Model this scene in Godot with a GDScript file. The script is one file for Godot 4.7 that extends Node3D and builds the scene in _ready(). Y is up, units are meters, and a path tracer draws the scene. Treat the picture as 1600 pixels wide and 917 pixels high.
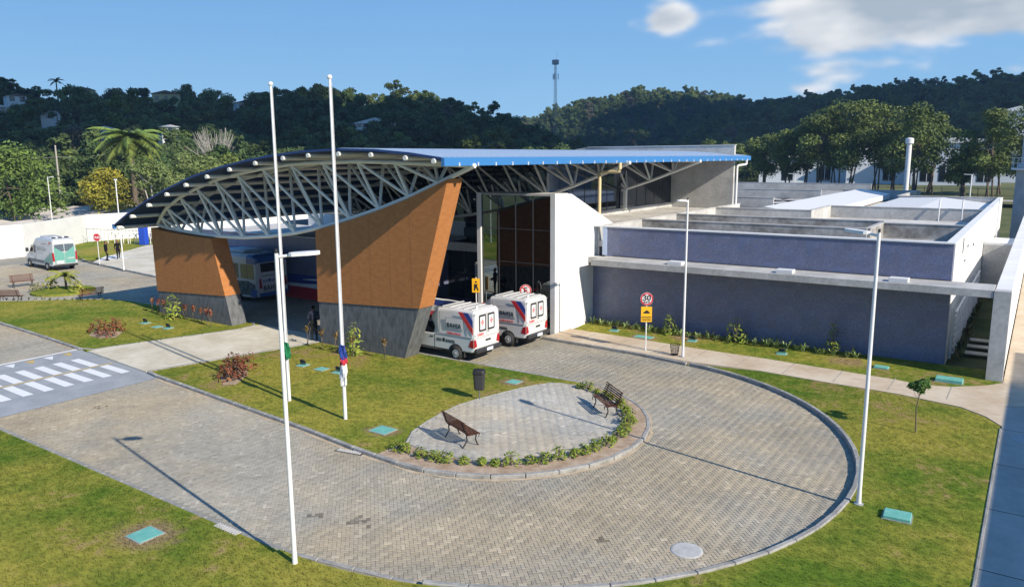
extends Node3D

# ------------------------------------------------------------------ mesh builder
class MB:
	var v := PackedVector3Array()
	var n := PackedVector3Array()
	var c := PackedColorArray()
	var col := Color(1, 1, 1)
	func tri(a: Vector3, b: Vector3, d: Vector3, nn: Vector3) -> void:
		if (b - a).cross(d - a).dot(nn) > 0.0:
			v.append(a); v.append(d); v.append(b)
		else:
			v.append(a); v.append(b); v.append(d)
		for k in 3:
			n.append(nn); c.append(col)
	func tri3(a: Vector3, b: Vector3, d: Vector3, na: Vector3, nb: Vector3, nd: Vector3) -> void:
		if (b - a).cross(d - a).dot(na + nb + nd) > 0.0:
			v.append(a); v.append(d); v.append(b)
			n.append(na); n.append(nd); n.append(nb)
		else:
			v.append(a); v.append(b); v.append(d)
			n.append(na); n.append(nb); n.append(nd)
		for k in 3:
			c.append(col)
	func quad(a: Vector3, b: Vector3, d: Vector3, e: Vector3, nn: Vector3) -> void:
		tri(a, b, d, nn); tri(a, d, e, nn)
	func face(a: Vector3, b: Vector3, d: Vector3, e: Vector3, out: Vector3) -> void:
		var nn := (d - a).cross(e - b)
		if nn.length() < 1e-9:
			return
		nn = nn.normalized()
		if nn.dot(out) < 0.0:
			nn = -nn
		quad(a, b, d, e, nn)
	func obox(x: Transform3D, s: Vector3, bev := 0.0) -> void:
		var h := s * 0.5
		if bev <= 0.0:
			for ax in 3:
				for sg in [-1.0, 1.0]:
					var nn := Vector3.ZERO; nn[ax] = sg
					var u := (ax + 1) % 3
					var w := (ax + 2) % 3
					var p := []
					for k in [[-1, -1], [1, -1], [1, 1], [-1, 1]]:
						var q := Vector3.ZERO
						q[ax] = sg * h[ax]; q[u] = k[0] * h[u]; q[w] = k[1] * h[w]
						p.append(x * q)
					quad(p[0], p[1], p[2], p[3], (x.basis * nn).normalized())
			return
		var b := minf(bev, minf(h.x, minf(h.y, h.z)) * 0.9)
		for ax in 3:
			var u := (ax + 1) % 3
			var w := (ax + 2) % 3
			for sg in [-1.0, 1.0]:
				var nn := Vector3.ZERO; nn[ax] = sg
				var p := []
				for k in [[-1, -1], [1, -1], [1, 1], [-1, 1]]:
					var q := Vector3.ZERO
					q[ax] = sg * h[ax]; q[u] = k[0] * (h[u] - b); q[w] = k[1] * (h[w] - b)
					p.append(x * q)
				quad(p[0], p[1], p[2], p[3], (x.basis * nn).normalized())
			for s1 in [-1.0, 1.0]:
				for s2 in [-1.0, 1.0]:
					var nn2 := Vector3.ZERO; nn2[u] = s1; nn2[w] = s2
					var p2 := []
					for k in [[-1, 0], [1, 0], [1, 1], [-1, 1]]:
						var q := Vector3.ZERO
						q[ax] = k[0] * (h[ax] - b)
						q[u] = s1 * (h[u] if k[1] == 0 else h[u] - b)
						q[w] = s2 * (h[w] - b if k[1] == 0 else h[w])
						p2.append(x * q)
					quad(p2[0], p2[1], p2[2], p2[3], (x.basis * nn2).normalized())
		for sx in [-1.0, 1.0]:
			for sy in [-1.0, 1.0]:
				for sz in [-1.0, 1.0]:
					tri(x * Vector3(sx * h.x, sy * (h.y - b), sz * (h.z - b)), x * Vector3(sx * (h.x - b), sy * h.y, sz * (h.z - b)), x * Vector3(sx * (h.x - b), sy * (h.y - b), sz * h.z), (x.basis * Vector3(sx, sy, sz)).normalized())
	func box(lo: Vector3, hi: Vector3, bev := 0.0) -> void:
		obox(Transform3D(Basis(), (lo + hi) * 0.5), (hi - lo).abs(), bev)
	func tube(p0: Vector3, p1: Vector3, r0: float, r1: float, seg := 8, caps := true) -> void:
		var d := (p1 - p0).normalized()
		var u := d.cross(Vector3.UP if absf(d.y) < 0.95 else Vector3.RIGHT).normalized()
		var w := d.cross(u)
		for i in seg:
			var a0 := TAU * i / seg
			var a1 := TAU * (i + 1) / seg
			var e0 := u * cos(a0) + w * sin(a0)
			var e1 := u * cos(a1) + w * sin(a1)
			tri3(p0 + e0 * r0, p1 + e0 * r1, p1 + e1 * r1, e0, e0, e1)
			tri3(p0 + e0 * r0, p1 + e1 * r1, p0 + e1 * r0, e0, e1, e1)
			if caps:
				tri(p0, p0 + e0 * r0, p0 + e1 * r0, -d)
				tri(p1, p1 + e0 * r1, p1 + e1 * r1, d)
	func path(pts: Array, r0: float, r1: float, seg := 6) -> void:
		for i in pts.size() - 1:
			var t0 := float(i) / (pts.size() - 1)
			var t1 := float(i + 1) / (pts.size() - 1)
			tube(pts[i], pts[i + 1], lerpf(r0, r1, t0), lerpf(r0, r1, t1), seg, i == 0 or i == pts.size() - 2)
	func lathe(p: Array, seg: int, at := Vector3.ZERO) -> void:
		for k in p.size() - 1:
			var a: Vector2 = p[k]
			var b: Vector2 = p[k + 1]
			var t := (b - a).normalized()
			for i in seg:
				var a0 := TAU * i / seg
				var a1 := TAU * (i + 1) / seg
				var d0 := Vector3(cos(a0), 0, sin(a0))
				var d1 := Vector3(cos(a1), 0, sin(a1))
				var n0 := (d0 * t.y - Vector3.UP * t.x).normalized()
				var n1 := (d1 * t.y - Vector3.UP * t.x).normalized()
				var q0 := at + d0 * a.x + Vector3.UP * a.y
				var q1 := at + d0 * b.x + Vector3.UP * b.y
				var q2 := at + d1 * b.x + Vector3.UP * b.y
				var q3 := at + d1 * a.x + Vector3.UP * a.y
				tri3(q0, q1, q2, n0, n0, n1)
				tri3(q0, q2, q3, n0, n1, n1)
	# polygon in the plane spanned by ex, ey at org, extruded along ez by depth
	func prism(poly: PackedVector2Array, x: Transform3D, depth: float) -> void:
		var idx := Geometry2D.triangulate_polygon(poly)
		var f := x.basis.z.normalized()
		for k in range(0, idx.size(), 3):
			var q := []
			for j in 3:
				q.append(poly[idx[k + j]])
			tri(x * Vector3(q[0].x, q[0].y, depth), x * Vector3(q[1].x, q[1].y, depth), x * Vector3(q[2].x, q[2].y, depth), f)
			tri(x * Vector3(q[0].x, q[0].y, 0), x * Vector3(q[1].x, q[1].y, 0), x * Vector3(q[2].x, q[2].y, 0), -f)
		var cw := Geometry2D.is_polygon_clockwise(poly)
		for k in poly.size():
			var a := poly[k]
			var b := poly[(k + 1) % poly.size()]
			var t := b - a
			var o := Vector2(t.y, -t.x) if not cw else Vector2(-t.y, t.x)
			face(x * Vector3(a.x, a.y, 0), x * Vector3(b.x, b.y, 0), x * Vector3(b.x, b.y, depth), x * Vector3(a.x, a.y, depth), x.basis * Vector3(o.x, o.y, 0))
	func sheet(poly: PackedVector2Array, y: float) -> void:
		var idx := Geometry2D.triangulate_polygon(poly)
		for k in range(0, idx.size(), 3):
			tri(Vector3(poly[idx[k]].x, y, poly[idx[k]].y), Vector3(poly[idx[k + 1]].x, y, poly[idx[k + 1]].y), Vector3(poly[idx[k + 2]].x, y, poly[idx[k + 2]].y), Vector3.UP)
	# loft: rings of equal point count
	func loft(rings: Array, cap := true) -> void:
		var mid := Vector3.ZERO
		for i in rings.size() - 1:
			var A: Array = rings[i]
			var B: Array = rings[i + 1]
			var ca := Vector3.ZERO
			for p in A:
				ca += p
			for p in B:
				ca += p
			ca /= A.size() + B.size()
			for k in A.size():
				var k2 := (k + 1) % A.size()
				face(A[k], A[k2], B[k2], B[k], (A[k] + A[k2] + B[k] + B[k2]) * 0.25 - ca)
		if cap:
			for e in [0, rings.size() - 1]:
				var A: Array = rings[e]
				var ca := Vector3.ZERO
				for p in A:
					ca += p
				ca /= A.size()
				var other: Array = rings[1] if e == 0 else rings[e - 1]
				var co := Vector3.ZERO
				for p in other:
					co += p
				co /= other.size()
				var nn: Vector3 = (A[0] - ca).cross(A[1] - ca).normalized()
				if nn.dot(ca - co) < 0:
					nn = -nn
				for k in A.size():
					tri(ca, A[k], A[(k + 1) % A.size()], nn)
	func mesh() -> ArrayMesh:
		var a := []
		a.resize(Mesh.ARRAY_MAX)
		a[Mesh.ARRAY_VERTEX] = v; a[Mesh.ARRAY_NORMAL] = n; a[Mesh.ARRAY_COLOR] = c
		var m := ArrayMesh.new()
		m.add_surface_from_arrays(Mesh.PRIMITIVE_TRIANGLES, a)
		return m

var used := {}
func numbered(called: String) -> String:
	if not used.has(called):
		used[called] = 0
		return called
	used[called] += 1
	return "%s_%03d" % [called, used[called]]
func tag(o: Node, label: String, category: String, group := "", kind := "") -> void:
	o.set_meta("label", label); o.set_meta("category", category)
	if group: o.set_meta("group", group)
	if kind: o.set_meta("kind", kind)
func thing(called: String, label: String, category: String, at := Vector3.ZERO, turn := 0.0, group := "") -> Node3D:
	var o := Node3D.new(); o.name = numbered(called); add_child(o)
	o.position = at; o.rotation.y = turn
	tag(o, label, category, group)
	return o
func put(called: String, what, m: Material, parent: Node = null) -> MeshInstance3D:
	var o := MeshInstance3D.new()
	o.mesh = what.mesh() if what is MB else what
	o.material_override = m
	if parent == null:
		o.name = numbered(called); add_child(o)
	else:
		o.name = called; parent.add_child(o, true)
	return o
func structure(called: String, what, m: Material) -> MeshInstance3D:
	var o := put(called, what, m); o.set_meta("kind", "structure"); return o
func frame(called: String, parent: Node) -> Node3D:
	var o := Node3D.new(); o.name = called; parent.add_child(o, true); return o
func copy(o: Node3D, at: Vector3, turn: float, label := "") -> Node3D:
	var r: Node3D = o.duplicate(); r.name = numbered(String(o.name).get_slice("_0", 0)); add_child(r)
	r.position = at; r.rotation.y = turn
	if label: r.set_meta("label", label)
	return r

# ------------------------------------------------------------------ materials
var M := {}
func lin(r: float, g: float, b: float) -> Color:
	return Color(r, g, b).linear_to_srgb()
func mat(r: float, g: float, b: float, rough := 0.8, metal := 0.0, spec := 0.5) -> StandardMaterial3D:
	var m := StandardMaterial3D.new()
	m.albedo_color = lin(r, g, b); m.roughness = rough; m.metallic = metal; m.metallic_specular = spec
	return m
func vmat(rough := 0.9, spec := 0.3) -> StandardMaterial3D:
	var m := StandardMaterial3D.new()
	m.vertex_color_use_as_albedo = true; m.roughness = rough; m.metallic_specular = spec
	return m
func fbm(sd: int, freq: float, oct := 4) -> FastNoiseLite:
	var f := FastNoiseLite.new()
	f.seed = sd; f.noise_type = FastNoiseLite.TYPE_SIMPLEX_SMOOTH; f.frequency = freq
	f.fractal_type = FastNoiseLite.FRACTAL_FBM; f.fractal_octaves = oct
	return f
# texture: mixes two linear colours by layered noise, plus grain; written as sRGB bytes
func tex(sz: int, sd: int, a: Color, b: Color, f1: float, f2: float, grain: float, sx := 1.0, sy := 1.0) -> ImageTexture:
	var n1 := fbm(sd, f1, 5)
	var n2 := fbm(sd + 7, f2, 3)
	var im := Image.create(sz, sz, true, Image.FORMAT_RGB8)
	var rng := RandomNumberGenerator.new(); rng.seed = sd
	for y in sz:
		# blend over the seam so that the texture tiles
		for x in sz:
			var fx := float(x) / sz
			var fy := float(y) / sz
			var cx := cos(fx * TAU) * sz / TAU * sx
			var cz := sin(fx * TAU) * sz / TAU * sx
			var yy := y * sy
			var wy := smoothstep(0.8, 1.0, fy)
			var t := n1.get_noise_3d(cx, yy, cz)
			var t2 := n2.get_noise_3d(cx, yy, cz)
			if wy > 0.0:
				t = lerpf(t, n1.get_noise_3d(cx, yy - sz * sy, cz), wy)
				t2 = lerpf(t2, n2.get_noise_3d(cx, yy - sz * sy, cz), wy)
			var k := clampf(0.5 + t * 0.9 + t2 * 0.5, 0.0, 1.0)
			var g := 1.0 + grain * (rng.randf() - 0.5)
			im.set_pixel(x, y, Color(lerpf(a.r, b.r, k) * g, lerpf(a.g, b.g, k) * g, lerpf(a.b, b.b, k) * g).linear_to_srgb())
	im.generate_mipmaps()
	return ImageTexture.create_from_image(im)
func tmat(t: Texture2D, metres: float, rough := 0.85, spec := 0.3) -> StandardMaterial3D:
	var m := StandardMaterial3D.new()
	m.albedo_texture = t; m.uv1_triplanar = true; m.uv1_world_triplanar = true
	m.uv1_scale = Vector3.ONE / metres; m.uv1_triplanar_sharpness = 8.0
	m.roughness = rough; m.metallic_specular = spec
	return m
func C(r: float, g: float, b: float) -> Color:
	return Color(r, g, b)

func make_materials() -> void:
	M.plaster = tmat(tex(256, 11, C(.64, .64, .63), C(.73, .73, .72), 0.012, 0.08, 0.03), 6.0)
	M.gray_plaster = tmat(tex(256, 12, C(.36, .355, .34), C(.52, .51, .49), 0.012, 0.09, 0.08), 5.0)
	M.stained = tmat(tex(256, 13, C(.20, .19, .175), C(.44, .43, .41), 0.012, 0.06, 0.1), 6.0)
	M.roof_slab = tmat(tex(256, 14, C(.40, .38, .35), C(.62, .60, .56), 0.010, 0.06, 0.08), 9.0)
	M.concrete = tmat(tex(256, 15, C(.47, .365, .255), C(.58, .495, .38), 0.010, 0.07, 0.08), 9.0)
	M.walk = tmat(tex(256, 16, C(.50, .445, .335), C(.64, .595, .49), 0.012, 0.06, 0.08), 8.0)
	M.gray_walk = tmat(tex(256, 17, C(.36, .34, .30), C(.47, .445, .39), 0.012, 0.06, 0.08), 8.0)
	M.kerb = tmat(tex(256, 18, C(.21, .205, .19), C(.37, .36, .335), 0.014, 0.09, 0.12), 3.0)
	M.asphalt = tmat(tex(256, 19, C(.27, .285, .30), C(.34, .355, .37), 0.014, 0.1, 0.1), 4.0)
	M.orange = tmat(tex(256, 20, C(.345, .140, .045), C(.43, .178, .060), 0.02, 0.16, 0.3, 1.0, 2.2), 2.4, 0.7)
	M.stone = tmat(tex(256, 21, C(.085, .09, .095), C(.16, .165, .17), 0.02, 0.12, 0.35, 2.2, 0.7), 2.2, 0.6)
	M.bronze = mat(.22, .09, .03, .7)
	M.rim = mat(.33, .34, .35, .4)
	M.drift = tmat(tex(128, 29, C(.40, .31, .205), C(.52, .43, .31), 0.03, 0.2, 0.3), 1.5, 1.0)
	M.white = mat(.64, .64, .635, .5)
	M.pole = mat(.70, .70, .70, .35)
	M.steel = mat(.72, .71, .65, .5)
	M.dark_metal = mat(.03, .03, .032, .5)
	M.black = mat(.012, .012, .012, .6)
	M.rubber = mat(.02, .02, .02, .85)
	M.blue_roof = mat(.04, .18, .44, .4)
	M.navy = mat(.012, .03, .09, .55)  # soffit: roof blue darkened, shade of the underside put into the colour
	M.shade_blue_trim = mat(.015, .045, .16, .45)  # front fascia: eave blue darkened, its grazing shade painted in
	M.roof_top = mat(.48, .57, .68, .36)
	M.mirror = mat(.23, .265, .265, .015, 1.0)
	M.mirror_dark = mat(.10, .12, .15, .03, 1.0)
	M.glass_dark = mat(.01, .012, .014, .04, 0.0, .8)
	M.frame = mat(.045, .045, .05, .4)
	M.teal = tmat(tex(128, 22, C(.12, .36, .31), C(.18, .44, .38), 0.02, 0.1, 0.06), 1.0)
	M.red = mat(.55, .02, .03, .4)
	M.yellow = mat(.80, .42, .01, .5)
	M.royal = mat(.015, .045, .25, .5)
	M.paint_white = mat(.72, .72, .71, .7)
	M.car_white = mat(.60, .60, .60, .22)
	M.car_gray = mat(.46, .48, .49, .25)
	M.chrome = mat(.5, .5, .5, .25, 1.0)
	M.tail = mat(.35, .01, .015, .15)
	M.wood = tmat(tex(128, 23, C(.075, .025, .012), C(.14, .055, .03), 0.03, 0.2, 0.2, 0.4, 2.5), 0.8, 0.5)
	M.iron = mat(.02, .017, .015, .6)
	M.soil = tmat(tex(256, 24, C(.30, .21, .14), C(.46, .36, .265), 0.02, 0.14, 0.35), 2.0, 1.0)
	M.sand = tmat(tex(256, 25, C(.42, .37, .31), C(.60, .555, .49), 0.012, 0.06, 0.1), 30.0, 1.0)
	M.earth = tmat(tex(256, 26, C(.065, .085, .03), C(.14, .14, .06), 0.012, 0.06, 0.2), 40.0, 1.0)
	M.bark = tmat(tex(128, 27, C(.09, .07, .05), C(.17, .14, .105), 0.03, 0.2, 0.3), 1.0, 1.0)
	M.pale_bark = tmat(tex(128, 28, C(.30, .28, .24), C(.44, .42, .38), 0.03, 0.2, 0.3), 1.0, 1.0)
	M.leaf = vmat(.65, .35)
	M.leaf.backlight_enabled = true
	M.leaf.backlight = lin(.05, .08, .015)
	M.cloth = vmat(.9, .2)
	M.paver = vmat(.9, .25)
	M.glass_light = mat(.10, .13, .15, .05, 0.0, .9)
	M.van_green = mat(.13, .34, .29, .3)
	M.bus_blue = mat(.02, .10, .33, .25)
	# mosaic: tiny tiles in sheets, a print-fine pattern at this distance
	M.mosaic = tmat(mosaic_tex(41), 3.2, 0.35, 0.5)
	# lawn: broad patches of dry and green turf
	M.lawn = tmat(lawn_tex(), 64.0, 1.0, 0.1)

func mosaic_tex(sd: int) -> ImageTexture:
	var sz := 512
	var im := Image.create(sz, sz, true, Image.FORMAT_RGB8)
	var rng := RandomNumberGenerator.new(); rng.seed = sd
	im.fill(Color(.16, .175, .25).linear_to_srgb())
	for sy in 8:
		for sx in 8:
			var tone := rng.randf_range(0.9, 1.1)
			var hue := rng.randf_range(-.07, .07)
			for ty in 8:
				for tx in 8:
					var g := tone * rng.randf_range(0.88, 1.12)
					var r := rng.randf()
					var c := Color(.127 * g * (1 - hue), .146 * g, .243 * g * (1 + hue))
					if r < 0.10: c = Color(.185, .19, .25) * g
					elif r < 0.17: c = Color(.105, .12, .20)
					im.fill_rect(Rect2i(sx * 64 + tx * 8, sy * 64 + ty * 8, 7, 7), c.linear_to_srgb())
	im.generate_mipmaps()
	return ImageTexture.create_from_image(im)

var ln1 := fbm(5, 0.09, 4)
var ln2 := fbm(6, 0.55, 3)
var ln3 := fbm(8, 2.6, 2)
func lawn_color(x: float, z: float) -> Color:
	var t := 0.56 + ln1.get_noise_2d(x, z) * .95
	var u := ln2.get_noise_2d(x, z)
	var w := ln3.get_noise_2d(x, z)
	var green := Color(.100, .160, .020)
	var dry := Color(.275, .25, .045)
	var c := green.lerp(dry, clampf(t + u * 0.5 + w * 0.22, 0.0, 1.0))
	var bare := clampf((u * 0.7 + w * 0.6 + ln1.get_noise_2d(x + 90, z) - 0.42) * 2.2, 0.0, 0.75)
	c = c.lerp(Color(.27, .185, .095), bare)
	# turf worn bare around the lids
	for q in [Vector3(-14.4, 27.75, .95), Vector3(-14.55, 19.35, .62), Vector3(-14.05, 12.34, .6), Vector3(-13.0, 2.3, .8), Vector3(-3.6, 1.7, 1.0), Vector3(-11.2, 1.3, .8)]:
		var d: float = Vector2(x - q.x, (z - q.y) * 1.15).length() / q.z + w * .35 + u * .3
		c = c.lerp(Color(.27, .19, .105), (1.0 - smoothstep(.55, 1.15, d)) * .85)
	return c * (1.0 + 0.25 * w)
func lawn_tex() -> ImageTexture:
	var sz := 768
	var im := Image.create(sz, sz, true, Image.FORMAT_RGB8)
	for y in sz:
		for x in sz:
			# triplanar from above reads u = x, v = z
			im.set_pixel(x, y, lawn_color(wrapf(64.0 * x / sz, -59.0, 5.0), wrapf(64.0 * y / sz, -20.0, 44.0)).linear_to_srgb())
	im.generate_mipmaps()
	return ImageTexture.create_from_image(im)

# ------------------------------------------------------------------ sky
func make_sky() -> Image:
	var w := 2048
	var h := 1024
	var im := Image.create(w, h, false, Image.FORMAT_RGBF)
	var n := fbm(77, 1.0, 6)
	var sun := Vector3(.842, .521, .134)
	for y in h:
		var el := (0.5 - (y + 0.5) / h) * PI
		if el < -0.03:
			im.fill_rect(Rect2i(0, y, w, 1), Color(.20, .24, .25))
			continue
		var e := maxf(el, 0.0)
		var k := 1.0 - exp(-e * 4.6)
		var base := Color(.33, .575, .78).lerp(Color(.055, .215, .57), k)
		for x in w:
			var az := float(x) / w * TAU
			if az > PI: az -= TAU
			var d := Vector3(sin(az) * cos(e), sin(e), -cos(az) * cos(e))
			var s := 1.0 / (d.y + 0.16)
			var p := Vector2(d.x, d.z) * s * 0.62
			var f := n.get_noise_2d(p.x * 1.5 + 3.0, p.y * 1.5) * .8 + n.get_noise_2d(p.x * 5.0, p.y * 5.0 + 9.0) * .3
			# one bank over the hills to the north-west and scattered cumulus elsewhere
			var da := wrapf(az + 0.06, -PI, PI)
			var bank := exp(-pow(maxf(absf(wrapf(az - 0.05, -PI, PI)) - .25, 0.0) / 0.11, 2.0) - pow((e - 0.15) / (0.046 if e < 0.15 else 0.18), 2.0)) * 1.25
			var puff := exp(-pow((az + 0.408) / 0.026, 2.0) - pow((e - 0.165) / 0.017, 2.0)) * 0.95
			var low := exp(-pow((az + 0.21) / 0.16, 2.0) - pow((e - 0.085) / 0.02, 2.0)) * 0.2
			var open := clampf((absf(wrapf(az + 0.72, -PI, PI)) - 0.42) / 0.5, 0.0, 1.0)
			var dens := f * 0.95 + bank + puff + low - 0.42 - (0.14 if az > -1.4 and az < -0.46 else 0.0) + 0.12 * (open if da > 0.3 or da < -1.0 else 0.0)
			var a := smoothstep(0.0, 0.42, dens) * smoothstep(0.0, 0.05, e)
			if a <= 0.0:
				im.set_pixel(x, y, base)
				continue
			var p2 := (Vector2(d.x, d.z) + Vector2(sun.x, sun.z) * 0.06) * s * 0.62
			var f2 := n.get_noise_2d(p2.x * 1.5 + 3.0, p2.y * 1.5 - 0.05) * .8 + n.get_noise_2d(p2.x * 5.0, p2.y * 5.0 + 9.0) * .3
			var lit := clampf(0.50 + (f - f2) * 1.3 + (0.30 - dens) * 0.55 + (e - 0.17) * 1.2, 0.0, 1.0)
			var cc := Color(.36, .42, .49).lerp(Color(.80, .80, .80), lit)
			im.set_pixel(x, y, base.lerp(cc, a * 0.96))
	return im

func setup() -> void:
	var cam := Camera3D.new(); cam.name = "camera"; add_child(cam)
	cam.position = Vector3(2.851, 9.0, 36.98)
	cam.rotation_degrees = Vector3(-10.0, 34.55, -0.4)
	cam.fov = 41.82; cam.near = 0.2; cam.far = 4000.0
	cam.current = true
	var sun := DirectionalLight3D.new(); sun.name = "sun"; add_child(sun)
	sun.look_at_from_position(Vector3(83.9, 52.1, 15.2), Vector3.ZERO)
	sun.light_energy = 1.6; sun.light_color = Color(1.0, .96, .895); sun.light_angular_distance = 0.53
	sun.shadow_enabled = true
	var we := WorldEnvironment.new(); we.name = "environment"; add_child(we)
	var env := Environment.new(); we.environment = env
	env.background_mode = Environment.BG_SKY
	var sm := PanoramaSkyMaterial.new(); sm.panorama = ImageTexture.create_from_image(make_sky())
	var sky := Sky.new(); sky.sky_material = sm; env.sky = sky
	env.background_energy_multiplier = 0.9
	env.tonemap_mode = Environment.TONE_MAPPER_LINEAR
	env.tonemap_exposure = 1.36
	env.fog_enabled = true; env.fog_density = 0.0002; env.fog_light_color = Color(.60, .74, .90)
	env.sdfgi_enabled = true; env.ssao_enabled = true; env.ssil_enabled = true
# ------------------------------------------------------------------ ground plan (x, z)
func V2(a: Array) -> PackedVector2Array:
	var p := PackedVector2Array()
	for k in range(0, a.size(), 2):
		p.append(Vector2(a[k], a[k + 1]))
	return p
func arc(cx: float, cz: float, r: float, a0: float, a1: float, steps: int) -> PackedVector2Array:
	var p := PackedVector2Array()
	for k in steps + 1:
		var a := deg_to_rad(lerpf(a0, a1, float(k) / steps))
		p.append(Vector2(cx + cos(a) * r, cz + sin(a) * r))
	return p
var P := {}
func plan() -> void:
	var o := V2([-95, 26.3, -30, 26.25])
	o.append_array(arc(-11, 16, 10.3, 90, -80, 34))
	o.append_array(V2([-12.0, 5.3, -17.3, 5.0, -17.3, 4.0, -48, 4.0, -54, 3.9, -66.5, 2.4, -70, 1.6, -77, 2.2, -77, 14, -95, 14]))
	P.road = o
	var i := V2([-28.1, 19.65, -24.5, 19.95, -19.9, 20.35, -16.9, 20.6, -14.1, 20.95])
	i.append_array(arc(-12.1, 16, 5.1, 88, -90, 22))
	i.append_array(V2([-14, 10.9, -20, 10.9, -25.9, 10.9, -26.1, 12.3]))
	P.island = i
	P.left_lawn = V2([-34.1, 19.15, -33.8, 17.9, -31.9, 12.3, -32.1, 10.8, -42.6, 10.7, -46.1, 10.9, -48.6, 12.4, -52.2, 15.5, -57, 17.2, -64, 17.8, -64, 18.2, -44.7, 18.5, -39.1, 18.8])
	P.walk = V2([-34.0, 19.15, -28.2, 19.65, -26.2, 12.3, -26.0, 10.85, -32.0, 10.85, -31.8, 12.3, -33.7, 17.9])
	P.plaza = V2([-13.1, 19.8, -13.6, 19.0, -13.95, 17.6, -14.1, 16.2, -13.9, 14.9, -13.4, 13.1, -12.8, 11.6, -11.9, 11.35, -11.0, 11.5, -10.0, 11.9, -9.1, 12.6, -8.4, 13.6, -8.05, 14.7, -8.0, 15.9, -8.15, 17.0, -8.6, 18.0, -9.2, 18.9, -10.0, 19.55, -10.9, 19.9, -12.0, 20.0])
	var s := arc(-12.1, 16, 5.05, 103, -86, 26)
	s.append_array(V2([-12.6, 14, -13.1, 17]))
	P.soil = s
	var rl := arc(-11, 16, 10.45, -78, 90, 36)
	rl.append_array(V2([-11, 44, 2.4, 44, 2.4, 7.7, 1.9, 6.9, 1.1, 6.2, -1.1, 5.7, -3.4, 5.6, -6.3, 5.35]))
	P.right_lawn = rl
	P.front_lawn = V2([-95, 26.4, -30, 26.35, -11.02, 26.42, -11.02, 44, -95, 44])
	P.strip = V2([-17.1, 0.0, 1.7, 0.0, 1.7, -42, 2.2, -42, 2.2, 1.9, 1.7, 2.7, 0.6, 3.6, -0.4, 3.95, -1.3, 3.7, -6.6, 3.25, -9.9, 3.15, -13, 2.85, -16.9, 2.65])
	P.sidewalk = V2([-17.25, 4.95, -17.1, 2.6, -13, 2.8, -9.9, 3.1, -6.6, 3.2, -1.3, 3.65, -0.4, 3.9, 0.6, 3.55, 1.7, 2.65, 2.25, 1.85, 2.25, -45, 9, -45, 9, 1.0, 2.45, 5.2, 2.45, 7.7, 1.95, 6.85, 1.15, 6.15, -1.1, 5.65, -3.4, 5.55, -6.3, 5.3, -9.6, 5.55, -12, 5.25])
	P.right_walk = V2([2.45, 44, 2.45, 5.25, 9, 1.05, 9, 44])

func grow(p: PackedVector2Array, d: float) -> PackedVector2Array:
	var r := Geometry2D.offset_polygon(p, d)
	return r[0] if r.size() > 0 else p
func inside(p: Vector2, poly: PackedVector2Array) -> bool:
	return Geometry2D.is_point_in_polygon(p, poly)

func kerb_line(root: Node3D, pts: PackedVector2Array, width: float, y0: float, y1: float, closed := false) -> void:
	# walk the line and set one stone every metre
	var line := pts.duplicate()
	if closed: line.append(pts[0])
	var at := 0.0
	var a := line[0]
	var seg := PackedVector2Array([a])
	for k in range(1, line.size()):
		var b := line[k]
		while true:
			var d := (b - a).length()
			if at + d < 1.0:
				at += d; a = b; seg.append(b)
				break
			var q := a.lerp(b, (1.0 - at) / d)
			seg.append(q)
			stone(root, seg[0], q, width, y0, y1)
			seg = PackedVector2Array([q]); a = q; at = 0.0
	if seg.size() > 1 and (seg[seg.size() - 1] - seg[0]).length() > 0.2:
		stone(root, seg[0], seg[seg.size() - 1], width, y0, y1)
func stone(root: Node3D, a: Vector2, b: Vector2, width: float, y0: float, y1: float) -> void:
	var d := b - a
	var m := MB.new()
	m.obox(Transform3D(), Vector3(d.length() - 0.012, y1 - y0, width), 0.018)
	var o := put("kerb_stone", m, M.kerb, root)
	o.position = Vector3((a.x + b.x) * .5, (y0 + y1) * .5, (a.y + b.y) * .5)
	o.rotation.y = -d.angle()

func paver_mesh() -> ArrayMesh:
	var m := MB.new()
	var x := 0.0978
	var z := 0.0478
	var b := 0.006
	m.quad(Vector3(-x + b, 0, -z + b), Vector3(x - b, 0, -z + b), Vector3(x - b, 0, z - b), Vector3(-x + b, 0, z - b), Vector3.UP)
	var t := [Vector3(-x + b, 0, -z + b), Vector3(x - b, 0, -z + b), Vector3(x - b, 0, z - b), Vector3(-x + b, 0, z - b)]
	var l := [Vector3(-x, -.007, -z), Vector3(x, -.007, -z), Vector3(x, -.007, z), Vector3(-x, -.007, z)]
	for k in 4:
		var e := (k + 1) % 4
		m.face(t[k], t[e], l[e], l[k], (t[k] + t[e]) * .5 + Vector3(0, 0.05, 0))
	return m.mesh()
var stains := [Vector2(-10.74, 24.31), Vector2(-10.39, 24.28), Vector2(-11.78, 24.71), Vector2(-25.32, 23.15), Vector2(-5.00, 21.75)]
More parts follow.
